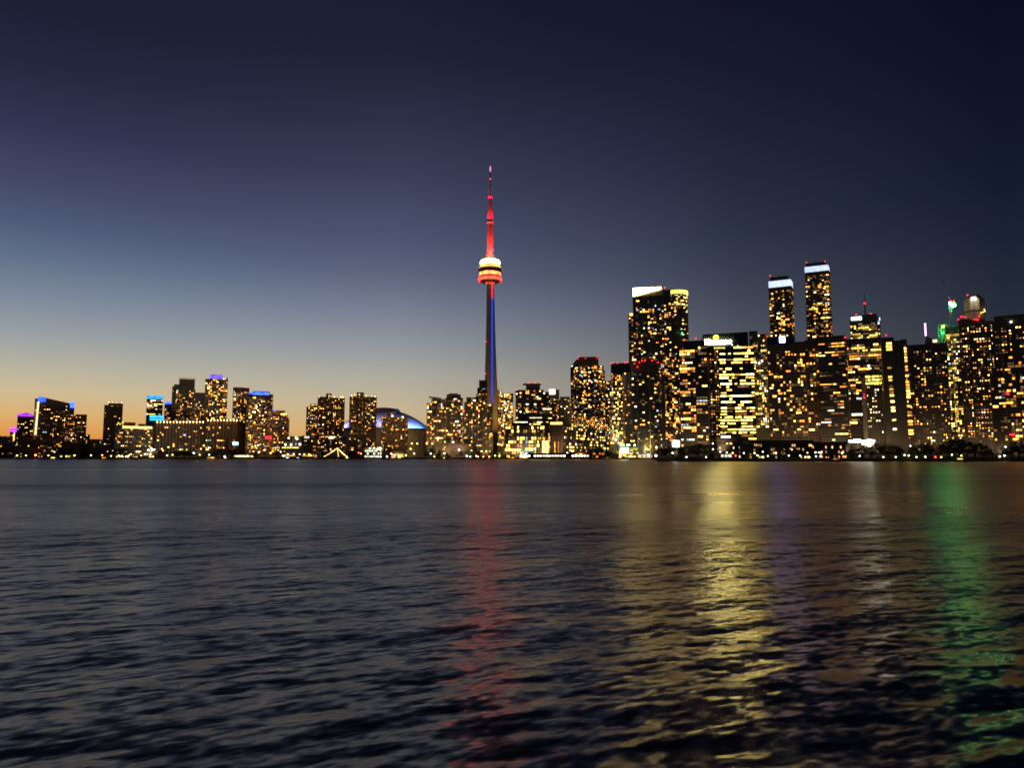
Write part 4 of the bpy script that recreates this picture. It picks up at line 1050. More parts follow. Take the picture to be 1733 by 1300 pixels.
    MB().lathe([(P(16.1), Z(449.6)), (P(16.5), Z(448.6))], 0, 0, seg, cap=False).build("pod_gap_ring", DARKCON, r)
    MB().lathe([(P(16.2), Z(448.5)), (P(17.2), Z(447)), (P(17.2), Z(443.2)), (P(15.5), Z(441)), (P(6.5), Z(440.5))], 0, 0, seg, cap=False).build("top_glow_ring", glow("pod_top_painted_wash", (1.0, 0.78, 0.36), 11.0, 0.3, 0.1), r, None, True)
    # mast
    mast = surf("mast_panel", (0.55, 0.52, 0.50), 0.5, var=0.1)
    for dx in (-5.4, 0.2, 5.2):
        MB().box(P(dx - 1.3), P(dx + 1.3), -P(5.2), P(2), Z(440.6), Z(432.5)).build("mast_base_block", BRICK, r)
    MB().lathe([(P(5.2), Z(440.6)), (P(5.1), Z(400)), (P(4.6), Z(378))], 0, 0, 10).build("mast_lower", mast, r)
    MB().lathe([(P(4.5), Z(378.4)), (P(6.3), Z(377.4)), (P(6.5), Z(375)), (P(5.5), Z(373.2)), (P(4.2), Z(372.8))], 0, 0, 20).build("sky_pod", mast, r)
    MB().lathe([(P(4.1), Z(372.9)), (P(3.9), Z(362)), (P(2.9), Z(337.5))], 0, 0, 10).build("mast_middle", mast, r)
    MB().lathe([(P(2.7), Z(337.6)), (P(3.2), Z(335)), (P(2.6), Z(330))], 0, 0, 12).build("mast_collar", mast, r)
    MB().lathe([(P(2.4), Z(330.2)), (P(1.7), Z(320)), (P(1.2), Z(312))], 0, 0, 8).build("mast_upper", mast, r)
    MB().lathe([(P(0.75), Z(312.2)), (P(0.65), Z(290))], 0, 0, 6).build("mast_tip", STEEL, r)
    MB().lathe([(P(0.9), Z(290.2)), (P(1.2), Z(287)), (P(0.7), Z(281))], 0, 0, 8).build("mast_beacon", glow("mast_pink_led", (1.0, 0.22, 0.42), 1.6, 0.2), r)
    me = MB().ball((0, 0, 0), 1.7, 7, 4).mesh("warning_light", glow("mast_red_led", (1.0, 0.04, 0.10), 2.2, 0))
    for px, py in ((829, 303), (829, 334)):
        o = link("warning_light", me, r); o.location = (P(px - 829), -P(1.4 if py < 320 else 3), Z(py))
    me = MB().ball((0, 0, 0), 1.2, 7, 4).mesh("warning_light", E["red"])
    for px, py, y in ((822.5, 580, -14), (821.8, 634, -17)):
        o = link("warning_light", me, r); o.location = (P(px - 829), y, Z(py))
    # red floodlights that wash the mast from below
    for zpy, rad, en, tgt in ((439, P(11), 7e5, 395), (372.5, P(6.0), 1.3e5, 350), (337, P(4.6), 3.5e4, 322)):
        for an in (-150, -90, -30):
            an = radians(an)
            ld = bpy.data.lights.new("mast_floodlight", "SPOT"); ld.energy = en; ld.color = (1.0, 0.002, 0.006)
            ld.spot_size = radians(70); ld.spot_blend = 0.8; ld.shadow_soft_size = 0.5
            o = bpy.data.objects.new("mast_floodlight", ld); COL.objects.link(o); o.parent = r
            p = Vector((rad * cos(an), rad * sin(an), Z(zpy))); o.location = p
            o.rotation_euler = (Vector((0, 0, Z(tgt))) - p).to_track_quat("-Z", "Y").to_euler()
    # amber floodlights at the foot
    for dx, dy, en in ((38, -45, 1.6e5), (-30, -55, 7e4), (10, -75, 9e4)):
        ld = bpy.data.lights.new("foot_floodlight", "SPOT"); ld.energy = en; ld.color = (1.0, 0.55, 0.14); ld.spot_size = radians(80); ld.spot_blend = 1.0
        o = bpy.data.objects.new("foot_floodlight", ld); COL.objects.link(o); o.parent = r
        o.location = (dx, dy, 22); o.rotation_euler = (Vector((0, 0, 150)) - Vector((dx, dy, 22))).to_track_quat("-Z", "Y").to_euler()
broadcast_tower()

# ------------------------------------------------------------------ crane with green lamp
def crane():
    D = 880.0; k = D / F
    c = at(1611, 560, D)
    r = thing("tower_crane", "construction crane with a dazzling green lamp and a long raised jib", "crane", (c.x, D, LAND_Z), 0)
    Z = lambda py: at(1611, py, D).z - LAND_Z
    b = MB(); w = 1.1; zb, zt = Z(600), Z(514)
    for sx in (-1, 1):
        for sy in (-1, 1): b.tube((sx * w, sy * w, 0), (sx * w, sy * w, zt), 0.16, seg=4)
    n = 44
    for i in range(n):
        z0, z1 = zt * i / n, zt * (i + 1) / n
        s = 1 if i % 2 else -1
        b.tube((-w * s, -w, z0), (w * s, -w, z1), 0.09, seg=3); b.tube((-w * s, w, z0), (w * s, w, z1), 0.09, seg=3)
        b.tube((-w, -w * s, z0), (-w, w * s, z1), 0.09, seg=3)
    b.build("lattice_mast", STEEL, r)
    j0, j1 = Vector((0, 0, zt + 1)), Vector(((1594 - 1611) * k, -6, Z(474)))
    b = MB(); up = Vector((0.5, 0, 0.6))
    for off in (Vector((0, -0.6, 0)), Vector((0, 0.6, 0)), Vector((1.2, 0, 0.5))): b.tube(j0 + off, j1 + off * 0.5, 0.13, 0.08, 4)
    for i in range(14):
        p, q2 = j0.lerp(j1, i / 14), j0.lerp(j1, (i + 1) / 14)
        b.tube(p + Vector((0, -0.6, 0)), q2 + Vector((1.0, 0, 0.4)), 0.07, seg=3); b.tube(p + Vector((1.2, 0, 0.5)), q2 + Vector((0, 0.6, 0)), 0.07, seg=3)
    b.build("jib", STEEL, r)
    MB().box(-1, 6, -1.2, 1.2, zt - 0.2, zt + 1.8).build("machinery_deck", DARKCON, r)
    MB().box(-3.2, -0.9, -2.2, 0.0, zt - 1.6, zt + 1.0).build("operator_cab", WHITEP, r)
    MB().ball((2.0, -2.4, Z(517.5)), 2.6, 10, 6, 0.8).build("green_lamp", E["green"], r)
    MB().ball((-2.4, -2.6, Z(513)), 1.1, 8, 5).build("work_lamp", E["white"], r)
    me = MB().ball((0, 0, 0), 0.8, 7, 4).mesh("warning_light", E["red"])
    for px in (1612, 1616): o = link("warning_light", me, r); o.location = ((px - 1611) * k, -1.6, Z(509.5))
crane()

# ------------------------------------------------------------------ what stands before the towers, for names
ZONES = [(-50, 58, "the purple-roofed tower"), (58, 150, "the sloping-top tower"), (150, 262, "the gold-edged low block"), (262, 348, "the long fin-lit slab"), (348, 400, "the purple-crowned tower"),
         (400, 470, "the blue-crowned tower"), (470, 536, "the dark waterfront hall"), (536, 592, "the peaked string-light tent"), (592, 650, "the dome's front tower"), (650, 722, "the dome's right half"),
         (722, 786, "the wing-roofed condo"), (786, 852, "the tall needle tower"), (852, 948, "the brick terminal"), (948, 1036, "the receding terminal wing"), (1036, 1075, "the green-lit pavilion"), (1075, 1116, "the rounded red-beacon condo"),
         (1116, 1156, "the bright screen"), (1156, 1214, "the black apartment tower"), (1214, 1262, "the sign-topped office"), (1262, 1300, "the greenish lit tower"), (1300, 1384, "the blue-signed slab"), (1384, 1432, "the amber-strip slab"),
         (1432, 1482, "the bright white canopy"), (1482, 1530, "the blank black slab"), (1530, 1600, "the broad black block"), (1600, 1675, "the green-lamped crane"), (1675, 1800, "the right-edge towers")]
def zone(px):
    return next(z for a, b, z in ZONES if a <= px < b)
ORD = ["leftmost", "second", "third", "fourth", "fifth", "sixth", "seventh", "eighth", "ninth", "tenth", "eleventh", "twelfth"]
def unique_labels(items, fmt):
    """items: [(object, px, adjective)] - label by look and neighbour, ordinal only where several share both"""
    by = {}
    for o, px, adj in items: by.setdefault((adj, zone(px)), []).append((px, o))
    for (adj, z), lst in by.items():
        lst.sort(key=lambda t: t[0])
        for i, (px, o) in enumerate(lst):
            if len(lst) == 1: o["label"] = fmt.format(adj=adj, z=z, n="")
            else:
                n = "leftmost " if i == 0 else "rightmost " if i == len(lst) - 1 else f"{ORD[i]} from left "
                o["label"] = fmt.format(adj=adj, z=z, n=n).replace("from left ", "", 1) if i in (0, len(lst) - 1) else fmt.format(adj=adj, z=z, n=ORD[i] + " ") + ", counting from left"

# ------------------------------------------------------------------ street lamps along the waterfront
LAMPC = {"orange": ((1.0, 0.42, 0.10), 9.0), "yellow": ((1.0, 0.72, 0.16), 8.0), "white": ((1.0, 0.90, 0.66), 8.0), "greenish": ((0.80, 1.0, 0.55), 7.0), "pinkish": ((1.0, 0.45, 0.38), 20.0), "red": ((1.0, 0.04, 0.05), 14.0), "bluish": ((0.5, 0.85, 1.0), 16.0)}
LAMPS = """29,771,y 44,771,y 60,770.5,o,2 82,771,o 92,765,o 97,762,o 126,771,y,1.5 154,771,g 173,770.5,o 188,772,o 191,763,w 201,771,o,1.5 206,772,w 213,773,w 218,771,y,1.5 239,771,o 246,769,w
251,762,w,2.4 256,759,w,2.4 258,762,w,2.2 261,761,w,2 274,760,o,1.5 276,763,o 285,757,y 283,771,w 292,770,y,1.3 328,767,w,2 338,770,y 345,754.5,o,2.2 340,760,o,1.6 354,770,w 380,772.5,w 427,772.5,y 415,773,y 419,772,y,1.4 405,772,y
438,766,w 432,755,o,2.2 437,754,w,1.6 427,756,o 447,762,o 458,767,o,2.2 471,762,w,1.5 475,765,w 487,769,w 497,768.5,w 507,769,w 515,769,o 523,769,o 526,771,o 480,772,w
607,766.5,r 611,768,o 626,759,g,1.6 633,758.5,g,1.6 641,760,g,2 643,758,g 655,773,p,1.7 662,768,g,1.2 675,772.5,y,2.4 687,771,y,1.8 695,760,y,1.8 701,768,y,1.6 697,751,o,2 706,751,y,1.5 722,751,o,2 729,768,g,1.8 735,773,o 752,767.5,y,2 777,761.5,p,1.8
790,772,w,2 798,763,y 806,772,g,1.6 815,764,y,1.5 823,764,y,1.4 829,764,y,1.4 809,775,o 818,775,o 828,774,o,1.4 838,771.5,y,1.6 845,772,y,1.7 843,752,y,1.8 796,773,w 861,773,o 882,767,y,2 890,770,b,2.2 902,770,p,1.6 960,767,w,2 969,764,w,2 975,770,w 983,769.5,o,1.8
1042.5,744.5,w,1.7 1050,772,y,2.4 1057,771,o 1068,772,w,1.3 1082,772,o 1096,761,y,1.8 1097.5,770,w,2.5 1110,771.5,p 1138.5,767,w,1.7 1162,776,w 1206.5,760.5,p 1206.5,751,w 1195,779,w,.7 1219,765,g 1230,766,g 1240,767,y,1.2 1245,771.5,r 1230.5,751,y 1237.5,751,o
1259,767,w 1277,767,y,1.3 1282,771,w 1291,774.5,w,.7 1299.5,772,g 1313,767,p 1291,765,w,.7 1335,771.5,w 1340.5,761,o 1354,771.5,g 1363,776,y,1.5 1369.5,776,w,1.6 1380,766,w 1386,766,g,1.4 1389,766.5,w,1.3 1425,767,g,1.4 1381,772.5,g,1.2 1389,772,g
1455,772,w,.7 1495,775,w,.7 1516,775,w,.7 1531,770.5,g,1.3 1538,771.5,y,1.4 1541,755,w,1.2 1551,774,g 1566,773.5,g,1.2 1583,775.5,r,1.2 1593,776,y 1611,770,w,.7 1627,771.5,y 1692,773,w,1.6 1700,771.5,w,1.4 1702,756.5,w,1.4"""
def lamps():
    names = {"o": "orange", "y": "yellow", "w": "white", "g": "greenish", "p": "pinkish", "r": "red", "b": "bluish"}
    heads, items = {}, []
    rng = random.Random(9)
    for tok in LAMPS.split():
        p = tok.split(",")
        px, py, cn = float(p[0]), float(p[1]), names[p[2]]
        big = float(p[3]) if len(p) > 3 else 1.0
        near = px > 1112
        D = shore(px) + rng.uniform(3, 12) + (0 if py > 764 else 22)
        rad = (0.62 if near else 0.95) * (0.72 + 0.28 * big)
        c = at(px, py, D)
        h = max(2.2, c.z - LAND_Z)
        r = thing("street_lamp", "", "street lamp", (c.x, c.y, LAND_Z), rng.uniform(-0.4, 0.4), "lamps along the waterfront")
        MB().tube((0, 0.5, 0), (0, 0.5, h), 0.10, 0.07, 6).tube((0, 0.5, 0), (0, 0.5, 0.7), 0.2, 0.16, 6).tube((0, 0.55, h), (0, 0, h + 0.25), 0.06, 0.05, 5).build("pole", BLACKM, r)
        key = (cn, round(rad, 2))
        if key not in heads:
            col, st = LAMPC[cn]
            heads[key] = MB().ball((0, 0, 0), rad, 8, 5, 0.8).mesh("lamp_head", glow(f"lamp_{cn}", col, st, 0))
        o = link("lamp_head", heads[key], r); o.location = (0, 0, h)
        if big >= 1.7 and px < 1110:
            ld = bpy.data.lights.new("lamp_light", "SPOT"); ld.energy = 14000 * big; ld.color = LAMPC[cn][0]; ld.shadow_soft_size = rad
            ld.spot_size = radians(110); ld.spot_blend = 1.0      # added spot aimed inland at the facades, kept off the water
            lo = bpy.data.objects.new("lamp_light", ld); COL.objects.link(lo); lo.parent = r; lo.location = (0, 0.6, h + rad + 0.3)
            lo.rotation_euler = (radians(104), 0, 0)
        items.append((r, px, ("big " if big >= 1.7 else "small " if big < 1 else "") + cn))
    unique_labels(items, "{n}{adj} lamp on a pole before {z}")
lamps()

# ------------------------------------------------------------------ trees
def leaf_mat():
    m = surf("leaf_green", (0.05, 0.075, 0.03), 0.6, 0.3, var=0.5, scale=0.9, streak=False)
    return m
TREEM = []
def tree_protos():
    bark = surf("tree_bark", (0.07, 0.05, 0.035))
    for s in range(5):
        rng = random.Random(100 + s)
        tr = MB()
        tr.tube((0, 0, 0), (0.02, 0, 0.34), 0.028, 0.02, 7)
        clumps = []
        for i in range(11):
            a = rng.uniform(0, 2 * pi); rr = rng.uniform(0.05, 0.30); z = rng.uniform(0.34, 0.84)
            rr *= 1.0 - max(0, z - 0.6) * 1.3
            p = (rr * cos(a), rr * sin(a), z)
            clumps.append((p, rng.uniform(0.10, 0.19)))
            tr.tube((0.015, 0, 0.22 + 0.1 * rng.random()), p, 0.012, 0.004, 5)
        cr = MB()
        for p, r in clumps:
            for _ in range(190):
                d = Vector((rng.gauss(0, 1), rng.gauss(0, 1), rng.gauss(0, 1))).normalized() * r * rng.uniform(0.35, 1.05) ** 0.7
                c = Vector(p) + Vector((d.x, d.y, d.z * 0.8))
                u = Vector((rng.gauss(0, 1), rng.gauss(0, 1), rng.gauss(0, 0.6))).normalized(); w = u.orthogonal().normalized()
                a = rng.uniform(0.012, 0.024)
                n = len(cr.v)
                cr.v += [tuple(c - u * a), tuple(c + w * a * 0.6), tuple(c + u * a), tuple(c - w * a * 0.6)]
                cr.f.append((n, n + 1, n + 2, n + 3))
        TREEM.append((tr.mesh("trunk", bark), cr.mesh("crown", leaf_mat())))
tree_protos()
TREES = """8,764,20 22,766,14 40,765,18 70,765,16 98,757,18 108,759,22 138,757,22 147,760,18 160,763,16 196,760,24 205,759,22 212,760,20 226,765,20 236,766,16 266,766,16 300,763,22 312,761,26 322,763,20 336,764,18 350,764,18 358,764,20
367,757,24 376,760,16 384,741,14 392,760,22 402,763,18 412,762,22 424,763,22 432,764,18 468,758,14 545,760,16 556,766,16 600,766,14 594,763,18 606,766,16 650,766,14 690,766,14 722,764,14 731,756,18 742,763,20 758,766,16 780,763,18 788,761,22 797,762,22 808,763,18 835,759,16 848,764,12
1006,760,16 1016,758,18 1028,760,16 1040,766,14 1118,757,18 1126,753,24 1138,752,26 1148,758,18 1158,752,22 1168,749,26 1180,748,30 1192,749,26 1202,753,20 1214,762,16 1262,748,26 1254,756,20 1276,749,24 1290,757,22 1304,753,24 1320,751,26 1334,755,20 1348,757,22 1372,757,22 1400,762,18 1412,765,14
1440,761,18 1446,757,22 1460,755,24 1474,753,26 1488,748,28 1502,750,28 1514,752,24 1524,757,18 1546,752,20 1556,750,22 1567,747,22 1574,752,20 1588,749,26 1602,742,30 1614,741,28 1624,743,24 1636,744,30 1650,746,30 1662,750,24 1674,757,18 1700,755,18 1712,748,26 1724,742,30 1736,746,26"""
def trees():
    rng = random.Random(21); items = []
    for tok in TREES.split():
        px, py, w = (float(x) for x in tok.split(","))
        D = shore(px) + rng.uniform(8, 34)
        top = at(px, py, D); H = max(4.0, (top.z - LAND_Z))
        wid = w * D / F * 1.15
        r = thing("tree", "", "tree", (top.x, D, LAND_Z - 0.1), rng.uniform(0, 6.28), "trees along the waterfront")
        t, c = TREEM[rng.randrange(5)]
        s = H / 0.97
        a = link("trunk", t, r); b = link("crown", c, r)
        for o in (a, b): o.scale = (max(wid / 0.80, s * 0.35), max(wid / 0.80, s * 0.35), s)
        items.append((r, px, "tall" if H > 15 else "low" if H < 8 else "mid-sized"))
    unique_labels(items, "{n}{adj} dark leafy tree before {z}")
trees()
hb = MB(); rng = random.Random(77)
for i in range(2600):     # clipped shrubs and bushes along the promenade edge
    px = rng.uniform(-20, 1760)
    if 860 < px < 950 or 1036 < px < 1105: continue
    D = shore(px) + rng.uniform(2, 9); c = at(px, 776, D)
    for _ in range(10):
        p = Vector((c.x + rng.gauss(0, 0.9), D + rng.gauss(0, 0.5), LAND_Z + abs(rng.gauss(0, 0.8))))
        u = Vector((rng.gauss(0, 1), rng.gauss(0, 1), rng.gauss(0, 1))).normalized(); w = u.orthogonal().normalized(); a = rng.uniform(0.25, 0.5); n = len(hb.v)
        hb.v += [tuple(p - u * a), tuple(p + w * a * 0.7), tuple(p + u * a), tuple(p - w * a * 0.7)]; hb.f.append((n, n + 1, n + 2, n + 3))
hb.build("undergrowth", leaf_mat(), None, "stuff")

# ------------------------------------------------------------------ low pavilions, screens, tent, boats
def pavilion(name, label, cat, px0, px1, ytop, ybase, D, glowm, roof=DARKCON, nwin=6, depth=12, pitched=False, wallm=BROWN, frac=0.55):
    a, b_ = at(px0, ytop, D), at(px1, ytop, D)
    Wd = b_.x - a.x; H = a.z - LAND_Z
    r = thing(name, label, cat, ((a.x + b_.x) / 2, D, LAND_Z), 0)
    zr = H * (0.62 if pitched else 0.82)
    MB().box(-Wd / 2 + 0.4, Wd / 2 - 0.4, 0.6, depth, 0, zr).build("wall", wallm, r)
    if pitched:
        g = MB(); e = Wd / 2 + 0.5
        g.v = [(-e, -0.6, zr), (e, -0.6, zr), (e, depth + 0.6, zr), (-e, depth + 0.6, zr), (-e * 0.7, depth / 2, H), (e * 0.7, depth / 2, H)]
        g.f = [(0, 1, 5, 4), (1, 2, 5), (2, 3, 4, 5), (3, 0, 4), (3, 2, 1, 0)]
        g.build("roof", roof, r)
    else:
        MB().box(-Wd / 2 - 0.5, Wd / 2 + 0.5, -1.0, depth + 0.5, zr + 0.01, H).build("roof", roof, r)
    bw = Wd / nwin
    me = MB().box(-bw * 0.34, bw * 0.34, -0.12, 0.05, -1.1, 1.1).mesh("window", glowm)
    md = MB().box(-bw * 0.34, bw * 0.34, -0.12, 0.05, -1.1, 1.1).mesh("window", GLASSD)
    rng = random.Random(int(px0 * 10)); nr = max(1, int(zr / 3.6))
    for j in range(nr):
        for i in range(nwin):
            o = link("window", me if rng.random() < frac else md, r); o.location = (-Wd / 2 + bw * (i + 0.5), 0.6, zr * (j + 0.55) / nr)
    for i in range(nwin + 1):
        MB().box(-Wd / 2 + 0.2 + (Wd - 0.6) * i / nwin, -Wd / 2 + 0.4 + (Wd - 0.6) * i / nwin, -0.5, -0.3, 0, zr).build("post", BLACKM, r)
    return r
GW = lambda n, c, s: glow(n, c, s, 0.6, 0.3)
pavilion("pavilion", "low pavilion with pale yellow glass front under the blue-crowned tower", "pavilion", 396, 427, 768, 777, 1140, GW("pav_yellow", (1.0, 0.9, 0.35), 2.2), nwin=9, frac=0.85)
pavilion("ferry_shelter", "small lit shelter with lime-yellow walls below the sloping-top tower", "shelter", 101, 119, 769, 776, 1140, GW("pav_lime", (0.95, 0.9, 0.2), 1.4), nwin=4, frac=0.85)
pavilion("restaurant_hall", "low restaurant hall strung with small orange lights", "pavilion", 468, 500, 766, 777, 1150, GW("pav_orange", (1.0, 0.5, 0.15), 2.2), nwin=8)
pavilion("restaurant_hall", "low hall with orange windows right of the blue-canopied boat", "pavilion", 511, 532, 766, 777, 1150, GW("pav_orange", (1.0, 0.5, 0.15), 2.2), nwin=6)
pavilion("market_hall", "white-lit market hall with a pale canopy before the dome's front tower", "pavilion", 617, 646, 758, 776, 1165, GW("pav_white", (1.0, 0.98, 0.75), 2.2), nwin=8, frac=0.85, roof=WHITEP)
pavilion("gallery_shed", "greenish shed with pale wall right of the dome's front tower", "shed", 662, 684, 765, 777, 1150, GW("pav_dimgreen", (0.6, 0.75, 0.4), 0.35), nwin=3, pitched=True, wallm=surf("pale_concrete", (0.38, 0.36, 0.32)))
pavilion("dock_house", "orange-lit timber dock house with dark hipped roof beside the terminal wing", "dock house", 1003, 1023, 760, 778, 1075, GW("pav_amber", (1.0, 0.30, 0.06), 0.8), nwin=4, pitched=True)
pavilion("cafe_pavilion", "pavilion with a brilliant white screen and green lamps near the rounded condo", "pavilion", 1047, 1081, 757, 777, 1085, GW("pav_warm", (1.0, 0.62, 0.2), 2.6), nwin=7)
pavilion("promenade_shops", "row of small lit shops left of the big round lamp by the quay", "shop row", 1077, 1104, 768, 777, 1080, GW("pav_warm", (1.0, 0.62, 0.2), 2.6), nwin=7)
pavilion("lakeside_pavilion", "white-fronted lakeside pavilion below the sign-topped office", "pavilion", 1213, 1245, 764, 779, 662, GW("pav_white", (1.0, 0.98, 0.75), 2.2), nwin=5)
pavilion("podium_shops", "dark two-storey podium with scattered amber windows under the blue-signed slab", "building", 1268, 1375, 745, 778, 690, GW("pav_amber2", (1.0, 0.6, 0.25), 1.4), nwin=30, frac=0.22, depth=16, wallm=BLK, roof=BLK)
pavilion("podium_shops", "podium with a red-orange canopy under the amber-strip slab", "building", 1374, 1432, 748, 778, 690, GW("pav_red", (1.0, 0.38, 0.12), 1.8), nwin=16, frac=0.22, depth=16, wallm=BLK, roof=BLK)
pavilion("office_podium", "dark glass podium with greenish canopy light below the sign-topped office", "building", 1213, 1266, 741, 778, 760, GW("pav_green", (1.0, 0.8, 0.5), 1.2), nwin=16, frac=0.15, depth=14, wallm=BLK, roof=BLK)
pavilion("low_row", "low unlit row of buildings behind trees at the far left shore", "building", -10, 95, 758, 777, 1215, GW("pav_faint", (1.0, 0.6, 0.3), 0.6), nwin=24, frac=0.2, wallm=BRICK)
pavilion("low_row", "low row of shops at the foot of the gold-edged block", "building", 196, 262, 760, 777, 1200, GW("pav_warm", (1.0, 0.62, 0.2), 2.6), nwin=14)
pavilion("terminal_arcade", "brightly lit glass arcade along the brick terminal's waterfront", "arcade", 893, 1002, 767, 777, 1115, GW("pav_bright", (1.0, 0.75, 0.4), 4.0), nwin=22, frac=0.85, roof=TERM, wallm=TERM)

def screen(name, label, cat, px0, px1, y0, y1, D, mat, leg=True):
    a, b_ = at(px0, y1, D), at(px1, y0, D)
    r = thing(name, label, cat, ((a.x + b_.x) / 2, D, LAND_Z), 0)
    w = (b_.x - a.x) / 2
    MB().box(-w, w, -0.15, 0.25, a.z - LAND_Z, b_.z - LAND_Z).build("screen_face", mat, r)
    MB().box(-w - 0.2, w + 0.2, 0.26, 0.7, a.z - LAND_Z - 0.2, b_.z - LAND_Z + 0.2).build("frame", BLACKM, r)
    for s in (-0.7, 0.7): MB().tube((w * s, 0.5, 0), (w * s, 0.5, a.z - LAND_Z), 0.3, seg=6).build("leg", BLACKM, r)
    return r
scr = screen("video_screen", "large tilted blue-white video screen above the dark trees", "screen", 1138, 1150, 746, 757, 705, glow("screen_white", (0.88, 0.9, 1.0), 7.0, 0.1))
screen("video_screen", "small cyan and pink glowing billboard below the purple-crowned tower", "screen", 394, 403, 748.5, 753.5, 1180, glow("screen_cyan", (0.5, 0.9, 1.0), 3.0, 0.5, 0.3))
screen("video_screen", "brilliant white screen standing over the cafe pavilion by the quay", "screen", 1051, 1064, 757.8, 766, 1068, glow("screen_bright", (0.92, 1.0, 0.9), 7.0, 0.1))
screen("lit_sign_board", "yellow lit sign board right beside the brilliant white screen", "sign", 1067, 1079, 758.5, 762, 1066, glow("board_yellow", (0.85, 0.9, 0.05), 1.6, 0.6, 0.8))
g = thing("green_lamp_row", "row of green-white lamps on a beam over the cafe pavilion", "lamp row", tuple(at(1060, 753, 1070)[:2]) + (LAND_Z,))
h = at(1060, 753.5, 1070).z - LAND_Z
MB().tube((-13, 0, h), (13, 0, h), 0.2, seg=5).tube((-12, 0, 0), (-12, 0, h), 0.25, seg=6).tube((12, 0, 0), (12, 0, h), 0.25, seg=6).build("beam", STEEL, g)
lm = MB().ball((0, 0, 0), 1.25, 8, 5).mesh("lamp_head", glow("green_white_lamp", (0.55, 1.0, 0.45), 9.0, 0))
for px in (1050.5, 1055, 1061.5, 1064.5, 1074): o = link("lamp_head", lm, g); o.location = ((px - 1060) * 1070 / F, -0.6, h)
# hotel canopy: jagged white lit roof
cn = thing("hotel_canopy", "dazzling white lit hotel entrance canopy above dark trees", "canopy", tuple(at(1458, 750, 715)[:2]) + (LAND_Z,), -0.43)
kk = 715 / F
zz = lambda py: at(1458, py, 715).z - LAND_Z
wl2 = glow("canopy_white", (1.0, 1.0, 0.82), 16.0, 0.4, 0.4)
for pa, pb, ya, yb in ((1438.5, 1447, 745, 747.2), (1446, 1457, 743.8, 747.5), (1457, 1466, 745.8, 747.3), (1459, 1468, 750.2, 752.6), (1466, 1474, 744.5, 753.5), (1474, 1478, 745, 748), (1467.5, 1472, 754, 756)):
    MB().box((pa - 1458) * kk, (pb - 1458) * kk, -0.5, 0.5, zz(yb), zz(ya)).build("light_panel", wl2, cn)
MB().box(-20 * kk, 20 * kk, 0.6, 8, zz(749.5), zz(745.5)).build("canopy_roof", WHITEP, cn)
for s in (-18, -6, 6, 18): MB().box(s * kk - 0.3, s * kk + 0.3, 1, 1.6, 0, zz(749.6)).build("column", CONCRETE, cn)
ow = building("office_canopy", "green-white lit canopy storey at the foot of the sign-topped office", "building", 1216, 1238, 733, 790, depth=6, style="strip", wall=BLACKM, core=GLASSG, lit=0, seed=95, fh=6)
sign(ow, "light_panel", 1216.5, 1236, 738.2, 741, glow("canopy_greenwhite", (0.8, 1.0, 0.75), 5.0, 0.3), 0.6)
sign(ow, "light_panel", 1217, 1228, 732.5, 734.5, glow("canopy_green", (0.5, 1.0, 0.5), 1.0, 0.3), 0.6)

# peaked tent with string lights
def tent():
    D = 1165; c = at(571, 775, D); k = D / F
    r = thing("string_light_tent", "peaked open tent outlined by sloping strings of yellow lights", "tent", (c.x, D, LAND_Z), 0)
    pk = at(570, 758.5, D).z - LAND_Z
    corners = [(-21 * k, -8), (-12 * k, 12), (4 * k, -9), (17 * k, -7), (14 * k, 12)]
    MB().tube((0, 0, 0), (0, 0, pk + 1), 0.3, 0.15, 6).build("mast_pole", STEEL, r)
    lm = glow("string_light_gold", (1.0, 0.66, 0.22), 4.5, 0.3)
    for x, y in corners:
        b = MB(); p, q2 = Vector((0, 0, pk)), Vector((x, y, 2.2)); n = 14
        pts = [p.lerp(q2, i / n) - Vector((0, 0, 0.8 * sin(pi * i / n))) for i in range(n + 1)]
        for i in range(n): b.tube(pts[i], pts[i + 1], 0.28, seg=5)
        b.build("light_string", lm, r)
        MB().tube((x, y, 0), (x, y, 2.4), 0.15, seg=6).build("post", STEEL, r)
    g = MB(); g.v = [(0, 0, pk - 1.5)] + [(x * 0.96, y * 0.96, 2.0) for x, y in (corners[0], corners[2], corners[3], corners[4], corners[1])]
    g.f = [(0, i, i % 5 + 1) for i in range(1, 6)]
    g.build("canopy_fabric", surf("tent_fabric", (0.35, 0.33, 0.28)), r)
tent()
def dome_tent(label, px, py, w, D):
    c = at(px, py, D); k = D / F; H = c.z - LAND_Z
    r = thing("fabric_hall", label, "tent", (c.x, D, LAND_Z), 0)
    g = MB(); R_ = w * k / 2; n = 12
    g.v = [(R_ * cos(pi * i / n), y, H * sin(pi * i / n) ** 0.8) for y in (-6, 8) for i in range(n + 1)]
    g.f = [(i, i + 1, n + 2 + i, n + 1 + i) for i in range(n)] + [tuple(range(n, -1, -1)), tuple(range(n + 1, 2 * n + 2))]
    g.build("fabric_shell", surf("tent_pale", (0.45, 0.40, 0.42)), r, None, False)
    MB().box(-R_ * 0.35, R_ * 0.35, -6.3, -6.05, 0.3, H * 0.5).build("lit_doorway", GW("tent_door", (1.0, 0.4, 0.25), 1.2), r)
dome_tent("small pinkish barrel-roofed tent between dark hall and string-light tent", 535, 763.5, 17, 1160)

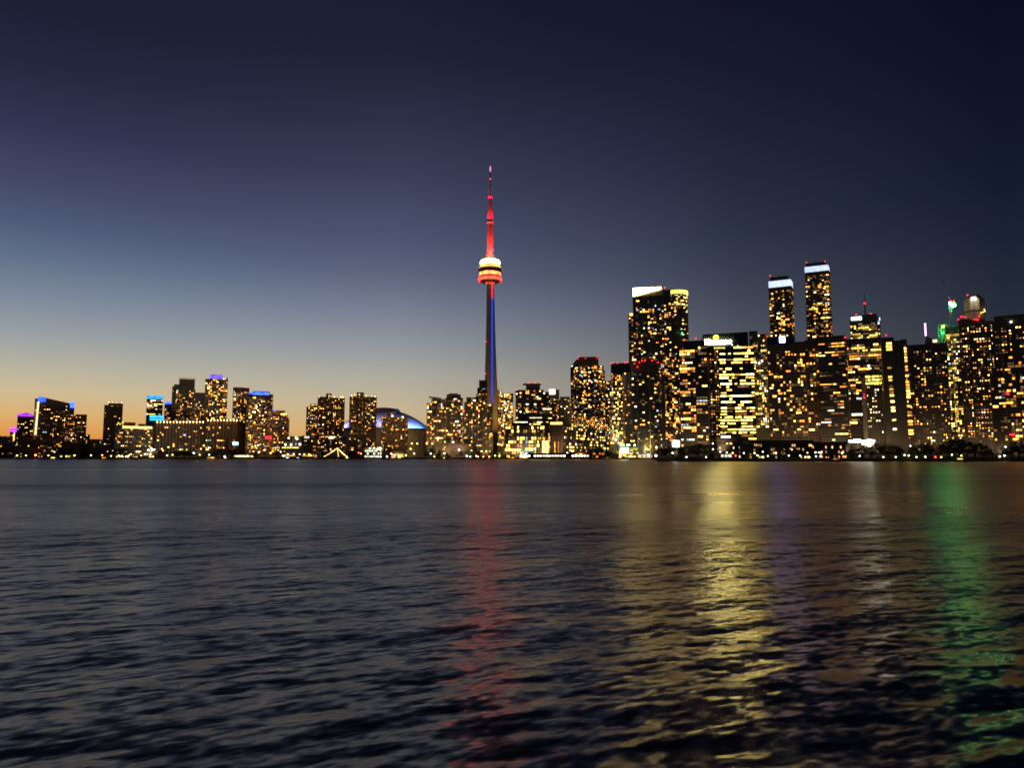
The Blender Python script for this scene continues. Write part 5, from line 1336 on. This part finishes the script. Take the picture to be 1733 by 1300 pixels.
def boat(label, px, D, L, hull, cab, lit_m, mast=0.0, canopy=None, group="boats along the far shore"):
    c = at(px, 778, D)
    r = thing("boat", label, "boat", (c.x, D, 0), 0, group)
    h = MB(); n = 9
    for i in range(n + 1):
        t = i / n; w = L * 0.15 * (1 - max(0, (t - 0.55) / 0.45) ** 2) * (0.8 + 0.2 * min(1, t * 4)) + 0.05
        x = -L / 2 + L * t; sh = 1.1 + 0.7 * t * t
        h.v += [(x, -w, sh), (x, -w * 0.7, -0.3), (x, w * 0.7, -0.3), (x, w, sh)]
    for i in range(n):
        for j in range(3): h.f.append((i * 4 + j, i * 4 + 4 + j, i * 4 + 5 + j, i * 4 + 1 + j))
        h.f.append((i * 4 + 3, i * 4 + 7, i * 4 + 4, i * 4))
    h.f += [(0, 1, 2, 3), (n * 4 + 3, n * 4 + 2, n * 4 + 1, n * 4)]
    h.build("hull", hull, r)
    MB().box(-L * 0.3, L * 0.15, -L * 0.1, L * 0.1, 1.0, 3.2).build("cabin", cab, r)
    MB().box(-L * 0.33, L * 0.18, -L * 0.12, L * 0.12, 3.21, 3.45).build("cabin_roof", cab if canopy is None else canopy, r)
    for i in range(4):
        x = -L * 0.26 + L * 0.1 * i
        MB().box(x - L * 0.035, x + L * 0.035, -L * 0.1 - 0.06, -L * 0.1 + 0.02, 1.7, 2.8).build("window", lit_m, r)
    if mast: MB().tube((L * 0.05, 0, 1), (L * 0.05, 0, mast), 0.12, 0.06, 6).build("mast", WHITEP, r)
BW = W["pale"]
boat("white tour boat with lit windows below the sloping-top tower", 92, 1112, 15, WHITEP, WHITEP, BW)
boat("dark moored boat with dim windows below the slim sunset tower", 178, 1118, 14, BLACKM, BROWN, W["amber"])
boat("long white ferry with gold window row below the purple-crowned tower", 361, 1114, 26, WHITEP, WHITEP, W["gold"])
boat("sailing boat with bare mast left of the pale yellow pavilion", 383, 1110, 11, WHITEP, WHITEP, W["white"], 14)
boat("boat under a vivid blue lit canopy by the restaurant hall", 488, 1112, 12, BLACKM, BLACKM, W["white"], 0, E["blue"])
boat("boat under a dim blue canopy right of the vivid blue one", 506, 1114, 10, BLACKM, BLACKM, W["cool"], 0, glow("dim_blue_canopy", (0.06, 0.05, 0.7), 0.8, 0.3))
boat("small white boat moored below the peaked string-light tent", 588, 1116, 9, WHITEP, WHITEP, W["white"])
boat("small dark work boat crossing before the wing-roofed condo", 752, 1000, 5, BLACKM, BLACKM, W["white"])
boat("dark tour boat with orange deck lights at the terminal's left end", 868, 1106, 20, BLACKM, BRICK, W["amber"])
boat("white motor boat tied beside the orange dock house", 1030, 1060, 12, WHITEP, WHITEP, W["dim"])
boat("low dark boat lying below the white hotel canopy", 1418, 628, 14, BLACKM, BLACKM, W["dim"])
boat("low boat with one yellow lamp before the green-lamped crane", 1626, 628, 12, BLACKM, STEEL, W["lime"])
